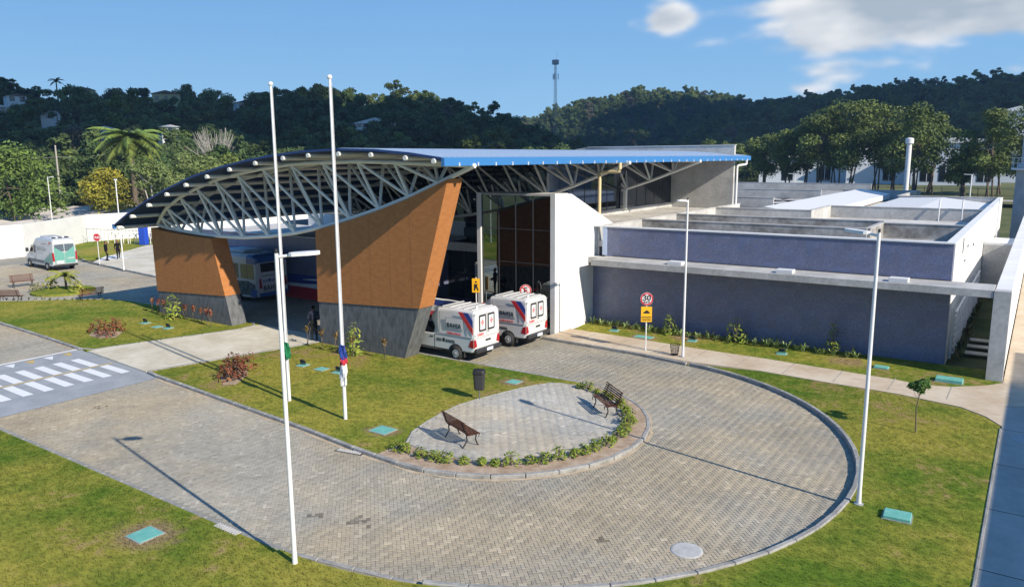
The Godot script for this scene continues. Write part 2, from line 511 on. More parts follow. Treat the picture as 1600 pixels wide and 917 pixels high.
func pave(root: Node3D, test: Callable, lo: Vector2, hi: Vector2, y: float, tone: Color, pick: int, turn: float, far_mask := false) -> void:
	var pm := paver_mesh()
	var rng := RandomNumberGenerator.new(); rng.seed = 91 + pick
	var nA := fbm(31 + pick, 0.12, 4)
	var nB := fbm(32 + pick, 0.5, 3)
	var all := []
	var u := 0.1
	var ca := cos(turn)
	var sa := sin(turn)
	var mid := (lo + hi) * .5
	var reach := int((hi - lo).length() * .5 / u) + 2
	var eye := Vector2(2.85, 36.98)
	for iy in range(-reach, reach):
		for ix in range(-reach, reach):
			var t := posmod(ix - iy, 4)
			if t != 0 and t != 3: continue
			var q := Vector2(ix + 1.0, iy + 0.5) * u if t == 0 else Vector2(ix + .5, iy + 1.0) * u
			var p := mid + Vector2(q.x * ca - q.y * sa, q.x * sa + q.y * ca)
			if p.x < lo.x or p.x > hi.x or p.y < lo.y or p.y > hi.y: continue
			if not test.call(p): continue
			all.append([p, t])
	var near := []
	if pick > 0:
		var dist := []
		for k in all.size():
			var p: Vector2 = all[k][0]
			var dd := p - eye
			# only what lies within the lens counts as near
			var fwd := dd.dot(Vector2(-.567, -.8235))
			var side := dd.dot(Vector2(.8235, -.567))
			if fwd < 11.6 or absf(side) > fwd * .64: continue
			dist.append([fwd, k])
		dist.sort_custom(func(a, b): return a[0] < b[0])
		for k in mini(pick, dist.size()): near.append(dist[k][1])
	var is_near := {}
	for k in near: is_near[k] = true
	var mats := []
	for k in 8:
		mats.append(null)
	var buf := PackedFloat32Array()
	var cnt := 0
	for k in all.size():
		var p: Vector2 = all[k][0]
		var t: int = all[k][1]
		var a := nA.get_noise_2d(p.x, p.y)
		var b := nB.get_noise_2d(p.x, p.y)
		var g := 1.0 + a * 0.18 + b * 0.14 + (rng.randf() - .5) * 0.22
		if rng.randf() < 0.05: g *= 1.22
		var warm := clampf(0.40 + nA.get_noise_2d(p.x + 70, p.y) * 1.4 + b * .5, 0.0, 1.0)
		var c := tone.lerp(Color(tone.r * 1.10, tone.g * 1.0, tone.b * .86), warm) * g
		for q in stains:
			if (p - q).length() < .24 and rng.randf() < .6: c *= .55
		var h := y + rng.randf() * .004
		var rot := turn + (0.0 if t == 0 else PI / 2) + rng.randf_range(-.012, .012)
		if is_near.has(k):
			var lv := clampi(int((g - .6) * 8.0), 0, 7)
			if mats[lv] == null:
				var gm := mat(tone.r * 1.06 * (.6 + lv * .125), tone.g * (.6 + lv * .125), tone.b * .93 * (.6 + lv * .125), .9, 0.0, .25)
				mats[lv] = gm
			var o := put("paver", pm, mats[lv], root)
			o.position = Vector3(p.x, h, p.y); o.rotation.y = -rot
			continue
		var cr := cos(rot)
		var sr := sin(rot)
		buf.append_array(PackedFloat32Array([cr, 0, -sr, p.x, 0, 1, 0, h, sr, 0, cr, p.y, c.r, c.g, c.b, 1.0]))
		cnt += 1
	var mm := MultiMesh.new()
	mm.transform_format = MultiMesh.TRANSFORM_3D; mm.use_colors = true; mm.mesh = pm
	mm.instance_count = cnt; mm.buffer = buf
	var mi := MultiMeshInstance3D.new(); mi.name = "paver_field"; mi.multimesh = mm; mi.material_override = M.paver
	mi.set_meta("kind", "stuff")
	root.add_child(mi, true)

func holder(called: String) -> Node3D:
	var o := Node3D.new(); o.name = numbered(called); add_child(o); o.set_meta("kind", "structure"); return o
func part_sheet(root: Node3D, called: String, poly: PackedVector2Array, y: float, m: Material) -> void:
	var b := MB.new(); b.sheet(poly, y); put(called, b, m, root)

func slab(called: String, poly: PackedVector2Array, y0: float, y1: float, m: Material) -> MeshInstance3D:
	var b := MB.new()
	b.prism(poly, Transform3D(Basis(Vector3.RIGHT, Vector3(0, 0, 1), Vector3(0, 1, 0)), Vector3(0, y0, 0)), y1 - y0)
	return structure(called, b, m)

func make_ground() -> void:
	plan()
	var g := MB.new()
	# one sheet to the horizon, rising gently behind the site
	var rings := [0.0, 60.0, 110.0, 130.0, 150.0, 180.0, 240.0, 400.0, 800.0, 2500.0]
	for r in rings.size() - 1:
		for k in 48:
			var q := []
			for e in [[r, k], [r, k + 1], [r + 1, k + 1], [r + 1, k]]:
				var a: float = TAU * e[1] / 48
				var x: float = -20 + rings[e[0]] * sin(a)
				var z: float = rings[e[0]] * cos(a)
				q.append(Vector3(x, ground_y(x, z), z))
			g.face(q[0], q[1], q[2], q[3], Vector3.UP)
	structure("ground", g, M.earth)
	# driveway
	var d := holder("driveway")
	part_sheet(d, "bedding", P.road, -0.007, tmat(tex(256, 61, C(.24, .225, .185), C(.295, .28, .235), 0.02, 0.1, 0.2), 5.0, 1.0))
	var isl: PackedVector2Array = grow(P.island, 0.06)
	var lef: PackedVector2Array = grow(P.left_lawn, 0.06)
	var wk: PackedVector2Array = P.walk
	var rd: PackedVector2Array = grow(P.road, -0.12)
	var bed := arc(-53.0, 11.2, 2.0, 0, 345, 22)
	P.bed = bed
	pave(d, func(p): return inside(p, rd) and not inside(p, isl) and not inside(p, lef) and not inside(p, wk) and not inside(p, bed) and not (p.x < -27.2 and p.x > -34.9 and p.y > 19), Vector2(-72, 2), Vector2(0, 27), 0.0, Color(.315, .293, .243), 300, PI / 4)
	# raised crossing in front of the walkway
	var cr := holder("raised_crossing")
	part_sheet(cr, "asphalt", V2([-34.9, 18.9, -27.1, 19.7, -27.1, 26.3, -34.9, 26.2]), 0.012, M.asphalt)
	for k in 9:
		var z := 20.0 + k * 0.78
		for s in 2:
			var x0 := -33.2 if s == 0 else -31.0
			var zz := z - (0.0 if s == 0 else 0.18)
			if zz > 25.9 or zz < 19.7: continue
			var b := MB.new(); b.sheet(V2([x0, zz, x0 + 1.95, zz + .06, x0 + 1.95, zz + .44, x0, zz + .38]), 0.018)
			put("stripe", b, M.paint_white, cr)
	var yl := MB.new(); yl.sheet(V2([-31.2, 19.5, -31.08, 19.5, -31.08, 26.2, -31.2, 26.2]), 0.021)
	put("centre_line", yl, mat(.55, .40, .14, .8), cr)
	for k in 8:
		var z := 19.6 + k * 0.82
		var b := MB.new(); b.sheet(V2([-34.7, z, -34.0, z + .35, -34.7, z + .45]), 0.018)
		put("ramp_triangle", b, M.paint_white if k % 2 else mat(.50, .36, .12, .8), cr)
	var el := MB.new(); el.sheet(V2([-35.15, 19.0, -34.95, 19.0, -34.95, 26.2, -35.15, 26.2]), 0.016)
	put("edge_line", el, M.paint_white, cr)
	# raised beds
	slab("island_lawn", P.island, -0.05, 0.10, M.lawn)
	slab("west_lawn", P.left_lawn, -0.05, 0.10, M.lawn)
	slab("walkway", P.walk, -0.05, 0.09, M.walk)
	slab("east_lawn", P.right_lawn, -0.05, 0.10, M.lawn)
	slab("front_lawn", P.front_lawn, -0.05, 0.03, M.lawn)
	slab("wall_lawn", P.strip, -0.05, 0.10, M.lawn)
	slab("sidewalk", P.sidewalk, -0.05, 0.11, M.concrete)
	slab("east_path", P.right_walk, -0.05, 0.105, M.gray_walk)
	slab("planting_soil", P.soil, 0.02, 0.108, M.soil)
	# joints of the sidewalk
	for k in 9:
		var b := MB.new(); b.sheet(V2([-15.4 + k * 2.0, 2.95 + k * .07, -15.37 + k * 2.0, 2.95 + k * .07, -15.37 + k * 2.0, 5.0 + k * .05, -15.4 + k * 2.0, 5.0 + k * .05]), 0.114)
		structure("sidewalk_joint", b, M.kerb)
	for k in 8:
		var b := MB.new(); b.sheet(V2([2.45, 8.0 + k * 3.5, 9, 8.0 + k * 3.5, 9, 8.04 + k * 3.5, 2.45, 8.04 + k * 3.5]), 0.109)
		structure("path_joint", b, M.dark_metal)
	var pz := holder("plaza")
	part_sheet(pz, "bedding", P.plaza, 0.112, M.kerb)
	var pp: PackedVector2Array = grow(P.plaza, -0.07)
	pave(pz, func(p): return inside(p, pp), Vector2(-14.5, 11), Vector2(-7.5, 20.5), 0.125, Color(.375, .362, .325), 0, 0.15)
	kerb_line(pz, P.plaza, 0.07, 0.05, 0.135, true)
	# kerbs
	var kb := holder("kerb")
	kerb_line(kb, grow(P.island, 0.02), 0.14, -0.05, 0.125, true)
	kerb_line(kb, grow(P.left_lawn, 0.02).slice(0), 0.14, -0.05, 0.125, true)
	kerb_line(kb, arc(-11, 16, 10.38, -80, 70, 40), 0.14, -0.05, 0.15)
	kerb_line(kb, V2([-17.3, 5.02, -12, 5.35, -9.3, 5.8]), 0.14, -0.05, 0.125)
	kerb_line(kb, V2([-75.0, 26.33, -30, 26.3, -11, 26.36, -7.5, 25.7]), 0.12, -0.05, 0.035)
	kerb_line(kb, V2([-48, 3.95, -54, 3.85, -66.5, 2.35, -70, 1.5]), 0.14, -0.05, 0.125)
	kerb_line(kb, V2([2.42, 8.0, 2.42, 24.0]), 0.08, 0.0, 0.13)
	# fine sand washed against the kerb feet
	var sl: PackedVector2Array = grow(P.island, 0.09)
	drift(sl, 5); drift(grow(P.left_lawn, .09), 6)
	# round bed with the small palm
	slab("bed_lawn", bed, -0.05, 0.14, M.lawn)
	# west pavement, lawn and sand lot
	slab("west_pavement", V2([-48, 3.9, -54, 3.8, -66.4, 2.3, -69, 0.2, -75.5, -8, -77, -16, -48, -16]), -0.05, 0.10, M.walk)
	slab("verge", V2([-69.1, 0.2, -70, 1.5, -77, 1.9, -80, -0.5, -84.7, -6.5, -83.6, -16, -77.1, -16, -75.6, -8]), -0.05, 0.11, M.lawn)
	for k in 6:
		var b := MB.new(); b.sheet(V2([-70.5 + k * .35, -1.2 - k * .1, -70.3 + k * .35, -1.3 - k * .1, -66.8 + k * .2, 1.3 - k * .75, -67.1 + k * .2, 1.5 - k * .75]), 0.106)
		structure("pavement_stripe", b, M.paint_white)
	var sd := MB.new()
	var sn := fbm(3, .05, 3)
	for ix in 26:
		for iz in 26:
			var q := []
			for e in [[0, 0], [1, 0], [1, 1], [0, 1]]:
				var x: float = -150 + (ix + e[0]) * 2.8
				var z: float = -40 + (iz + e[1]) * 2.8
				var b: float = clampf(minf(minf(x + 150, -77.2 - x), minf(z + 40, 33 - z)) / 14.0, 0, 1)
				q.append(Vector3(x, 0.02 + b * (1.6 + 2.2 * sn.get_noise_2d(x, z)) * smoothstep(-86.0, -98.0, x + z * .0), z))
			sd.face(q[0], q[1], q[2], q[3], Vector3.UP)
	structure("sand_lot", sd, M.sand)
func drift(line: PackedVector2Array, sd: int) -> void:
	var nz := fbm(sd, .7, 4)
	var b := MB.new()
	var cw := Geometry2D.is_polygon_clockwise(line)
	var pts := PackedVector2Array()
	for k in line.size():
		var q := line[(k + 1) % line.size()]
		var n := maxi(1, int((q - line[k]).length() / .25))
		for j in n: pts.append(line[k].lerp(q, float(j) / n))
	var prev := Vector2.ZERO
	for k in pts.size() + 1:
		var p := pts[k % pts.size()]
		var t := (pts[(k + 1) % pts.size()] - pts[(k - 1 + pts.size()) % pts.size()]).normalized()
		var o := Vector2(t.y, -t.x) * (-1.0 if cw else 1.0)
		var e := p + o * clampf(.09 + nz.get_noise_2d(p.x, p.y) * .16, .005, .3)
		if k > 0:
			var a := pts[k - 1]
			b.quad(Vector3(a.x, .012, a.y), Vector3(p.x, .012, p.y), Vector3(e.x, .0065, e.y), Vector3(prev.x, .0065, prev.y), Vector3.UP)
		prev = e
	var o2 := structure("sand_drift", b, M.drift)
func ground_y(x: float, z: float) -> float:
	return -0.06 + 2.6 * smoothstep(-85.0, -130.0, z) * smoothstep(-75.0, -35.0, x)

func make_grass() -> void:
	var rng := RandomNumberGenerator.new(); rng.seed = 404
	var t := MB.new()
	for k in 7:
		var a := rng.randf() * TAU
		var o := Vector3(rng.randf_range(-.05, .05), 0, rng.randf_range(-.05, .05))
		var side := Vector3(cos(a), 0, sin(a)) * 0.008
		var lean := Vector3(-sin(a), 0, cos(a)) * rng.randf_range(.02, .05)
		var hh := rng.randf_range(.022, .045)
		var nn := (Vector3(-sin(a) * .35, 1.0, cos(a) * .35)).normalized()
		t.tri(o - side, o + side, o + lean + Vector3(0, hh, 0), nn)
	var mesh := t.mesh()
	var skip := [grow(P.plaza, 0.05), P.soil]
	for L in [["island_lawn", P.island, 0.10, 60.0], ["east_lawn", P.right_lawn, 0.10, 105.0], ["front_lawn", P.front_lawn, 0.03, 105.0], ["west_lawn", P.left_lawn, 0.10, 26.0], ["wall_lawn", P.strip, 0.10, 30.0]]:
		var poly: PackedVector2Array = grow(L[1], -0.05)
		var r := Rect2(poly[0], Vector2.ZERO)
		for p in poly: r = r.expand(p)
		var cell: float = 1.0 / sqrt(L[3])
		var buf := PackedFloat32Array()
		var cnt := 0
		var x := r.position.x
		while x < r.end.x:
			var z := r.position.y
			while z < r.end.y:
				var p := Vector2(x + rng.randf() * cell, z + rng.randf() * cell)
				z += cell
				var dd := p - Vector2(2.85, 36.98)
				var fwd := dd.dot(Vector2(-.567, -.8235))
				var side := dd.dot(Vector2(.8235, -.567))
				if fwd < 9.0 or absf(side) > fwd * .75: continue
				if not inside(p, poly): continue
				if L[0] == "island_lawn" and (inside(p, skip[0]) or inside(p, skip[1])): continue
				var c := lawn_color(p.x, p.y) * rng.randf_range(.85, 1.3)
				var a := rng.randf() * TAU
				var s := rng.randf_range(.6, 1.15)
				var cr := cos(a) * s
				var sr := sin(a) * s
				buf.append_array(PackedFloat32Array([cr, 0, -sr, p.x, 0, s, 0, L[2], sr, 0, cr, p.y, c.r, c.g, c.b, 1.0]))
				cnt += 1
			x += cell
		var mm := MultiMesh.new()
		mm.transform_format = MultiMesh.TRANSFORM_3D; mm.use_colors = true; mm.mesh = mesh
		mm.instance_count = cnt; mm.buffer = buf
		var mi := MultiMeshInstance3D.new(); mi.name = numbered("grass"); mi.multimesh = mm; mi.material_override = M.paver
		add_child(mi)
		tag(mi, {"island_lawn": "short turf on the flagpole island", "east_lawn": "short turf between turning circle and grey path", "front_lawn": "short turf across the road from the flagpoles", "west_lawn": "short turf beside the smaller clad pylon", "wall_lawn": "short turf strip at foot of mosaic wall"}[L[0]], "grass", "", "stuff")
# ------------------------------------------------------------------ clinic
var TOPN := [[-39.79, 5.29], [-38.98, 5.78], [-37.91, 6.37], [-36.53, 6.99], [-34.92, 7.52], [-33.24, 7.96], [-31.35, 8.29], [-29.27, 8.57], [-27.13, 8.78], [-24.92, 8.87], [-22.64, 8.91], [-20.38, 8.85], [-18.31, 8.77], [-16.4, 8.70]]
var BOTN := [[-39.79, 5.29], [-38.71, 5.13], [-37.45, 5.05], [-35.65, 4.96], [-33.77, 4.92], [-31.76, 4.96], [-29.71, 5.13], [-27.67, 5.40], [-25.69, 5.78], [-23.75, 6.26], [-21.84, 6.78], [-20.02, 7.36], [-18.34, 7.98], [-16.4, 8.70]]
func truss(root: Node3D, z: float) -> void:
	var t := frame("truss", root)
	var zb := z - 0.35
	for zt in [z + 0.15, z - 1.55]:
		var c := []
		for k in TOPN.size():
			var w := clampf(minf(k, TOPN.size() - 1 - k) / 2.0, 0, 1)
			c.append(Vector3(TOPN[k][0], TOPN[k][1], lerpf(zb, zt, w)))
		var m := MB.new(); m.path(c, .10, .10, 10); put("chord", m, M.steel, t)
		for k in range(1, TOPN.size() - 1):
			for e in [0, 1]:
				var bi: int = k + e
				if bi >= BOTN.size() - 1: continue
				var s := MB.new(); s.tube(c[k], Vector3(BOTN[bi][0], BOTN[bi][1], zb), .072, .072, 8, false)
				put("strut", s, M.steel, t)
		if zt > z:
			var m2 := MB.new()
			m2.tube(c[TOPN.size() - 2], Vector3(BOTN[12][0], BOTN[12][1], zb), .072, .072, 8, false)
			put("strut", m2, M.steel, t)
	var b := []
	for k in BOTN.size(): b.append(Vector3(BOTN[k][0], BOTN[k][1], zb))
	var mb := MB.new(); mb.path(b, .10, .10, 10); put("chord", mb, M.steel, t)

var ROOF := [[-41.15, 5.36], [-39.51, 6.12], [-37.46, 6.90], [-35.4, 7.57], [-33.14, 8.20], [-30.94, 8.64], [-28.89, 8.96], [-26.98, 9.19], [-24.75, 9.37], [-22.4, 9.44], [-20.2, 9.38], [-18.3, 9.23], [-16.6, 9.02]]
func roof_y(x: float) -> float:
	for k in ROOF.size() - 1:
		if x <= ROOF[k + 1][0]:
			return lerpf(ROOF[k][1], ROOF[k + 1][1], (x - ROOF[k][0]) / (ROOF[k + 1][0] - ROOF[k][0]))
	return ROOF[ROOF.size() - 1][1]

func pylon(root: Node3D, top: PackedVector2Array, stone: PackedVector2Array, z0: float, depth: float) -> void:
	var p := frame("pylon", root)
	var a := MB.new(); a.prism(top, Transform3D(Basis(), Vector3(0, 0, z0)), depth); put("orange_cladding", a, M.orange, p)
	# seams between the cladding boards
	var lo := top[0].x
	for k in 5:
		var x := lo + 1.15 + k * 1.25
		var y1 := 1e9
		var y0 := -1e9
		for j in top.size():
			var q0 := top[j]
			var q1 := top[(j + 1) % top.size()]
			if (q0.x - x) * (q1.x - x) < 0:
				var y := lerpf(q0.y, q1.y, (x - q0.x) / (q1.x - q0.x))
				if y0 == -1e9: y0 = y
				else: y1 = y
		if y1 == 1e9: continue
		var sm := MB.new(); sm.box(Vector3(x - .006, minf(y0, y1) + .02, z0 + depth), Vector3(x + .006, maxf(y0, y1) - .02, z0 + depth + .003)); put("cladding_seam", sm, M.bronze, p)
	var b := MB.new(); b.prism(stone, Transform3D(Basis(), Vector3(0, 0, z0 + .04)), depth - .08); put("stone_base", b, M.stone, p)

func wall_box(root: Node3D, called: String, lo: Vector3, hi: Vector3, m: Material, bev := 0.0) -> MeshInstance3D:
	var b := MB.new(); b.box(lo, hi, bev); return put(called, b, m, root)

func glazing(root: Node3D, lo: Vector3, hi: Vector3, axis: int, cols: int, rows: int, m: Material, fw := 0.05) -> void:
	# axis 0: runs along x and faces +z; axis 2: runs along z and faces +x
	var g := frame("glazing", root)
	var rng := RandomNumberGenerator.new(); rng.seed = int(absf(lo.x * 31 + lo.z * 17))
	for i in cols:
		for j in rows:
			var a0 := float(i) / cols
			var a1 := float(i + 1) / cols
			var y0 := lerpf(lo.y, hi.y, float(j) / rows) + .02
			var y1 := lerpf(lo.y, hi.y, float(j + 1) / rows) - .02
			var b := MB.new()
			if axis == 0:
				b.box(Vector3(lerpf(lo.x, hi.x, a0) + .02, y0, lo.z - .02), Vector3(lerpf(lo.x, hi.x, a1) - .02, y1, lo.z))
			else:
				b.box(Vector3(lo.x - .02, y0, lerpf(lo.z, hi.z, a0) + .02), Vector3(lo.x, y1, lerpf(lo.z, hi.z, a1) - .02))
			var o := put("pane", b, m, g)
			o.rotation = Vector3.ZERO
	for i in cols + 1:
		var b := MB.new()
		var a := float(i) / cols
		if axis == 0: b.box(Vector3(lerpf(lo.x, hi.x, a) - fw * .5, lo.y, lo.z - .06), Vector3(lerpf(lo.x, hi.x, a) + fw * .5, hi.y, lo.z + .02))
		else: b.box(Vector3(lo.x - .06, lo.y, lerpf(lo.z, hi.z, a) - fw * .5), Vector3(lo.x + .02, hi.y, lerpf(lo.z, hi.z, a) + fw * .5))
		put("mullion", b, M.frame, g)
	for j in rows + 1:
		var b := MB.new()
		var y := lerpf(lo.y, hi.y, float(j) / rows)
		if axis == 0: b.box(Vector3(lo.x, y - .02, lo.z - .05), Vector3(hi.x, y + .02, lo.z + .012))
		else: b.box(Vector3(lo.x - .05, y - .02, minf(lo.z, hi.z)), Vector3(lo.x + .012, y + .02, maxf(lo.z, hi.z)))
		put("transom", b, M.frame, g)

func wave(root: Node3D, called: String, x0: float, x1: float, f0: Callable, f1: Callable, z: float, m: Material) -> void:
	var b := MB.new()
	var n := 24
	for k in n:
		var xa := lerpf(x0, x1, float(k) / n)
		var xb := lerpf(x0, x1, float(k + 1) / n)
		b.quad(Vector3(xa, f0.call(xa), z), Vector3(xb, f0.call(xb), z), Vector3(xb, f1.call(xb), z), Vector3(xa, f1.call(xa), z), Vector3(0, 0, 1))
	put(called, b, m, root)

func make_clinic() -> void:
	var r := thing("clinic_building", "clinic hall with curved blue roof on white tube trusses over orange clad pylons", "building")
	# pylons
	pylon(r, V2([-25.88, 2.16, -25.8, 5.66, -23.75, 6.13, -21.84, 6.65, -20.02, 7.22, -18.34, 7.84, -17.55, 8.16, -19.32, 2.5]), V2([-25.84, 0.0, -25.84, 2.16, -19.36, 2.5, -20.35, 0.0]), 11.0, 1.0)
	pylon(r, V2([-39.86, 1.40, -39.96, 5.14, -38.71, 5.0, -37.45, 4.92, -35.65, 4.83, -34.2, 4.80, -33.3, 1.72]), V2([-39.86, 0.0, -39.82, 1.40, -33.34, 1.72, -32.9, 0.0]), 11.0, 1.0)
	for z in [12.0, -2.4, -13.2]:
		truss(r, z)
	# roof: sheets one metre wide with raised seams, purlins under them
	var rf := frame("roof", r)
	var sh := MB.new()
	var su := MB.new()
	for k in ROOF.size() - 1:
		var a := Vector3(ROOF[k][0], ROOF[k][1], 0)
		var b := Vector3(ROOF[k + 1][0], ROOF[k + 1][1], 0)
		var t := (b - a).normalized()
		var up := Vector3(-t.y, t.x, 0)
		var w := Vector3(0, 0, 0.995)
		sh.quad(a, b, b + w, a + w, up)
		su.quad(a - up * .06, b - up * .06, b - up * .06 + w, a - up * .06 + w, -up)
		for zz in [0.0, 0.33, 0.66]:
			var o := Vector3(0, 0, zz)
			var s := Vector3(0, 0, .05)
			sh.quad(a + o + up * .045, b + o + up * .045, b + o + s + up * .045, a + o + s + up * .045, up)
			sh.quad(a + o, b + o, b + o + up * .045, a + o + up * .045, Vector3(0, 0, -1))
			sh.quad(a + o + s, b + o + s, b + o + s + up * .045, a + o + s + up * .045, Vector3(0, 0, 1))
	var shm := sh.mesh()
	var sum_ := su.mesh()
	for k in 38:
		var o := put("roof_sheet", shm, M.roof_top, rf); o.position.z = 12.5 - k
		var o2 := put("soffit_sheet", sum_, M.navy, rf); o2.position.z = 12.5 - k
	var caps := [[-41.06, 5.20], [-39.54, 5.90], [-37.75, 6.58], [-35.93, 7.20], [-34.11, 7.72], [-32.23, 8.16], [-30.35, 8.52], [-28.34, 8.82], [-26.32, 9.04], [-24.6, 9.15], [-22.66, 9.20], [-20.73, 9.15], [-18.81, 9.01], [-17.32, 8.88]]
	for c in caps:
		var b := MB.new(); b.tube(Vector3(c[0] + .34, c[1] + .02, 13.56), Vector3(c[0] + .34, c[1] + .02, -24.0), .105, .105, 12)
		put("purlin", b, M.steel, rf)
		b = MB.new(); b.tube(Vector3(c[0] + .34, c[1] + .02, 13.56), Vector3(c[0] + .34, c[1] + .02, 13.58), .107, .10, 14)
		put("purlin_cap", b, M.steel, rf)
	# front fascia follows the curve; eave fascia is a straight gutter
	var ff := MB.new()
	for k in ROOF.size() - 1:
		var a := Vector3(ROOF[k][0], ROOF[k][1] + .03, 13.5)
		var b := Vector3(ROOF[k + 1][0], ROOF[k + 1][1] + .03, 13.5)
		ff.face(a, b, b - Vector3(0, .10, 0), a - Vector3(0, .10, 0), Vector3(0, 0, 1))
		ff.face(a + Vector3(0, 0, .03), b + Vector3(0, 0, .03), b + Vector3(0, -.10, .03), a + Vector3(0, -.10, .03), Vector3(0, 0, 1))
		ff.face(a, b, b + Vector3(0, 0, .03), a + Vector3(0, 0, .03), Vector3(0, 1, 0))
	put("front_fascia", ff, M.shade_blue_trim, rf)
	wall_box(rf, "eave_fascia", Vector3(-16.62, 8.70, -24.5), Vector3(-16.44, 9.04, 13.53), M.blue_roof, .01)
	wall_box(rf, "low_eave_fascia", Vector3(-41.35, 5.12, -24.5), Vector3(-41.15, 5.40, 13.53), M.blue_roof, .01)
	for k in 30:
		wall_box(rf, "gutter_clip", Vector3(-16.45, 8.69, 12.6 - k * 1.25), Vector3(-16.40, 8.84, 12.65 - k * 1.25), M.white)
	# hall behind the portico
	var hall := frame("hall", r)
	glazing(hall, Vector3(-44, 4.5, -3.3), Vector3(-22.3, 9.05, -3.3), 0, 14, 3, M.mirror_dark)
	glazing(hall, Vector3(-22.25, 5.35, -22.4), Vector3(-22.25, 9.1, -3.3), 2, 12, 1, M.mirror_dark, .04)
	wall_box(hall, "core", Vector3(-43.8, 0, -22.4), Vector3(-22.4, 9.0, -3.5), M.black)
	wall_box(hall, "sill", Vector3(-22.4, 5.0, -22.4), Vector3(-22.1, 5.38, -3.3), M.gray_plaster)
	# end wall and its parapet above the roof
	var ew := MB.new()
	var ep := V2([-44, 0.0, -44, 9.0])
	ep = V2([-44.0, 0, -44.0, 5.6, -38, 7.5, -34, 9.0, -31, 9.75, -30, 9.86, -17.1, 9.86, -17.1, 0])
	ew.prism(ep, Transform3D(Basis(), Vector3(0, 0, -22.75)), .3)
	put("end_wall", ew, M.gray_plaster, hall)
	wall_box(hall, "wall_cap", Vector3(-30.0, 9.86, -22.8), Vector3(-17.05, 9.90, -22.4), M.white)
	# down pipes
	var dp := MB.new(); dp.path([Vector3(-16.5, 8.72, -1.7), Vector3(-16.5, 8.35, -1.7), Vector3(-16.6, 8.22, -1.7), Vector3(-17.6, 8.20, -1.7), Vector3(-17.75, 8.05, -1.7), Vector3(-17.75, 5.2, -1.7)], .10, .10, 10)
	put("down_pipe", dp, mat(.62, .50, .28, .6), r)
	var dp2 := MB.new(); dp2.path([Vector3(-16.5, 8.75, -23.6), Vector3(-16.5, 8.4, -23.6), Vector3(-17.0, 8.3, -23.0), Vector3(-17.0, 8.1, -22.95), Vector3(-17.0, 5.0, -22.95)], .09, .09, 10)
	put("down_pipe", dp2, M.white, r)
	# small posts that carry the rear trusses
	for z in [-2.75, -13.55]:
		wall_box(r, "truss_post", Vector3(-22.1, 5.3, z - .12), Vector3(-21.85, 6.75, z + .12), M.steel, .02)
	# glazed entrance block
	var e := frame("entrance_block", r)
	glazing(e, Vector3(-21.75, 0.15, 4.0), Vector3(-17.45, 7.1, 4.0), 0, 4, 4, M.mirror, .05)
	wall_box(e, "core", Vector3(-21.8, 0.1, 2.3), Vector3(-17.47, 7.1, 3.9), M.black)
	wall_box(e, "rear_core", Vector3(-21.8, 0.1, -2.3), Vector3(-17.47, 5.2, 2.28), M.plaster)
	wall_box(e, "frame_post", Vector3(-22.05, 0.0, 3.7), Vector3(-21.78, 7.22, 4.12), M.white, .02)
	var wd := MB.new(); wd.prism(V2([-4.05, 0, -4.05, 7.24, -2.4, 7.16, 2.35, 5.30, 2.35, 0]), Transform3D(Basis(Vector3(0, 0, -1), Vector3.UP, Vector3(1, 0, 0)), Vector3(-17.45, 0, 0)), .28)
	put("wedge_wall", wd, M.plaster, e)
	wall_box(e, "cap_slab", Vector3(-22.05, 7.1, 2.3), Vector3(-17.46, 7.2, 4.05), M.gray_plaster)
	# low wing under the portico: blue mosaic wall with the painted waves
	var w := frame("portico_wall", r)
	wall_box(w, "mosaic_wall", Vector3(-48, 0, 3.7), Vector3(-28.6, 4.06, 4.0), M.mosaic)
	wall_box(w, "side_wall", Vector3(-48.3, 0, -22), Vector3(-48.0, 4.06, 4.0), M.plaster)
	wall_box(w, "low_roof", Vector3(-48.1, 3.7, -3.4), Vector3(-28.6, 3.95, 3.7), M.roof_slab)
	wall_box(w, "parapet_cap", Vector3(-48.05, 4.06, 3.65), Vector3(-28.55, 4.12, 4.03), M.white)
	wall_box(w, "clerestory_band", Vector3(-44, 3.95, -3.32), Vector3(-28.6, 4.9, -3.22), M.plaster)
	wall_box(w, "return_wall", Vector3(-28.9, 0, -1.4), Vector3(-28.6, 4.05, 3.7), M.mosaic)
	wall_box(w, "low_wall", Vector3(-28.6, 0, 3.7), Vector3(-22.1, 1.12, 4.0), M.plaster)
	var top := func(x): return 1.62 if x < -28.6 else 1.10
	var c1 := func(x): return 1.18 + .16 * sin(x * .55) if x < -28.6 else .78 + .03 * sin(x * .6)
	var c2 := func(x): return .72 + .10 * sin(x * .5 + 1.0) if x < -28.6 else .50 + .08 * sin(x * .8)
	var zero := func(x): return 0.02
	for s in [[-48.0, -28.62], [-28.58, -22.1]]:
		wave(w, "blue_stripe", s[0], s[1], c1, top, 4.006, M.royal)
		wave(w, "white_stripe", s[0], s[1], c2, c1, 4.008, M.paint_white)
		wave(w, "red_stripe", s[0], s[1], zero, c2, 4.010, M.red)
	wave(w, "white_streak", -36.4, -33.2, func(x): return 1.30 + (x + 36.4) * .02, func(x): return 1.32 + (x + 36.4) * .09, 4.014, M.paint_white)
	# recessed doors
	var en := frame("recessed_entrance", r)
	wall_box(en, "lintel", Vector3(-28.6, 3.42, -.1), Vector3(-22.06, 3.92, .2), M.gray_plaster)
	wall_box(en, "upper_panel", Vector3(-28.6, 3.92, -3.2), Vector3(-22.3, 4.5, -3.1), M.frame)
	glazing(en, Vector3(-28.6, 0.1, -1.5), Vector3(-22.1, 3.42, -1.5), 0, 5, 2, M.glass_dark, .06)
	var df := MB.new()
	for b in [[-26.4, -26.3], [-25.5, -25.42], [-24.6, -24.5]]:
		df.box(Vector3(b[0], .1, -1.48), Vector3(b[1], 2.5, -1.40))
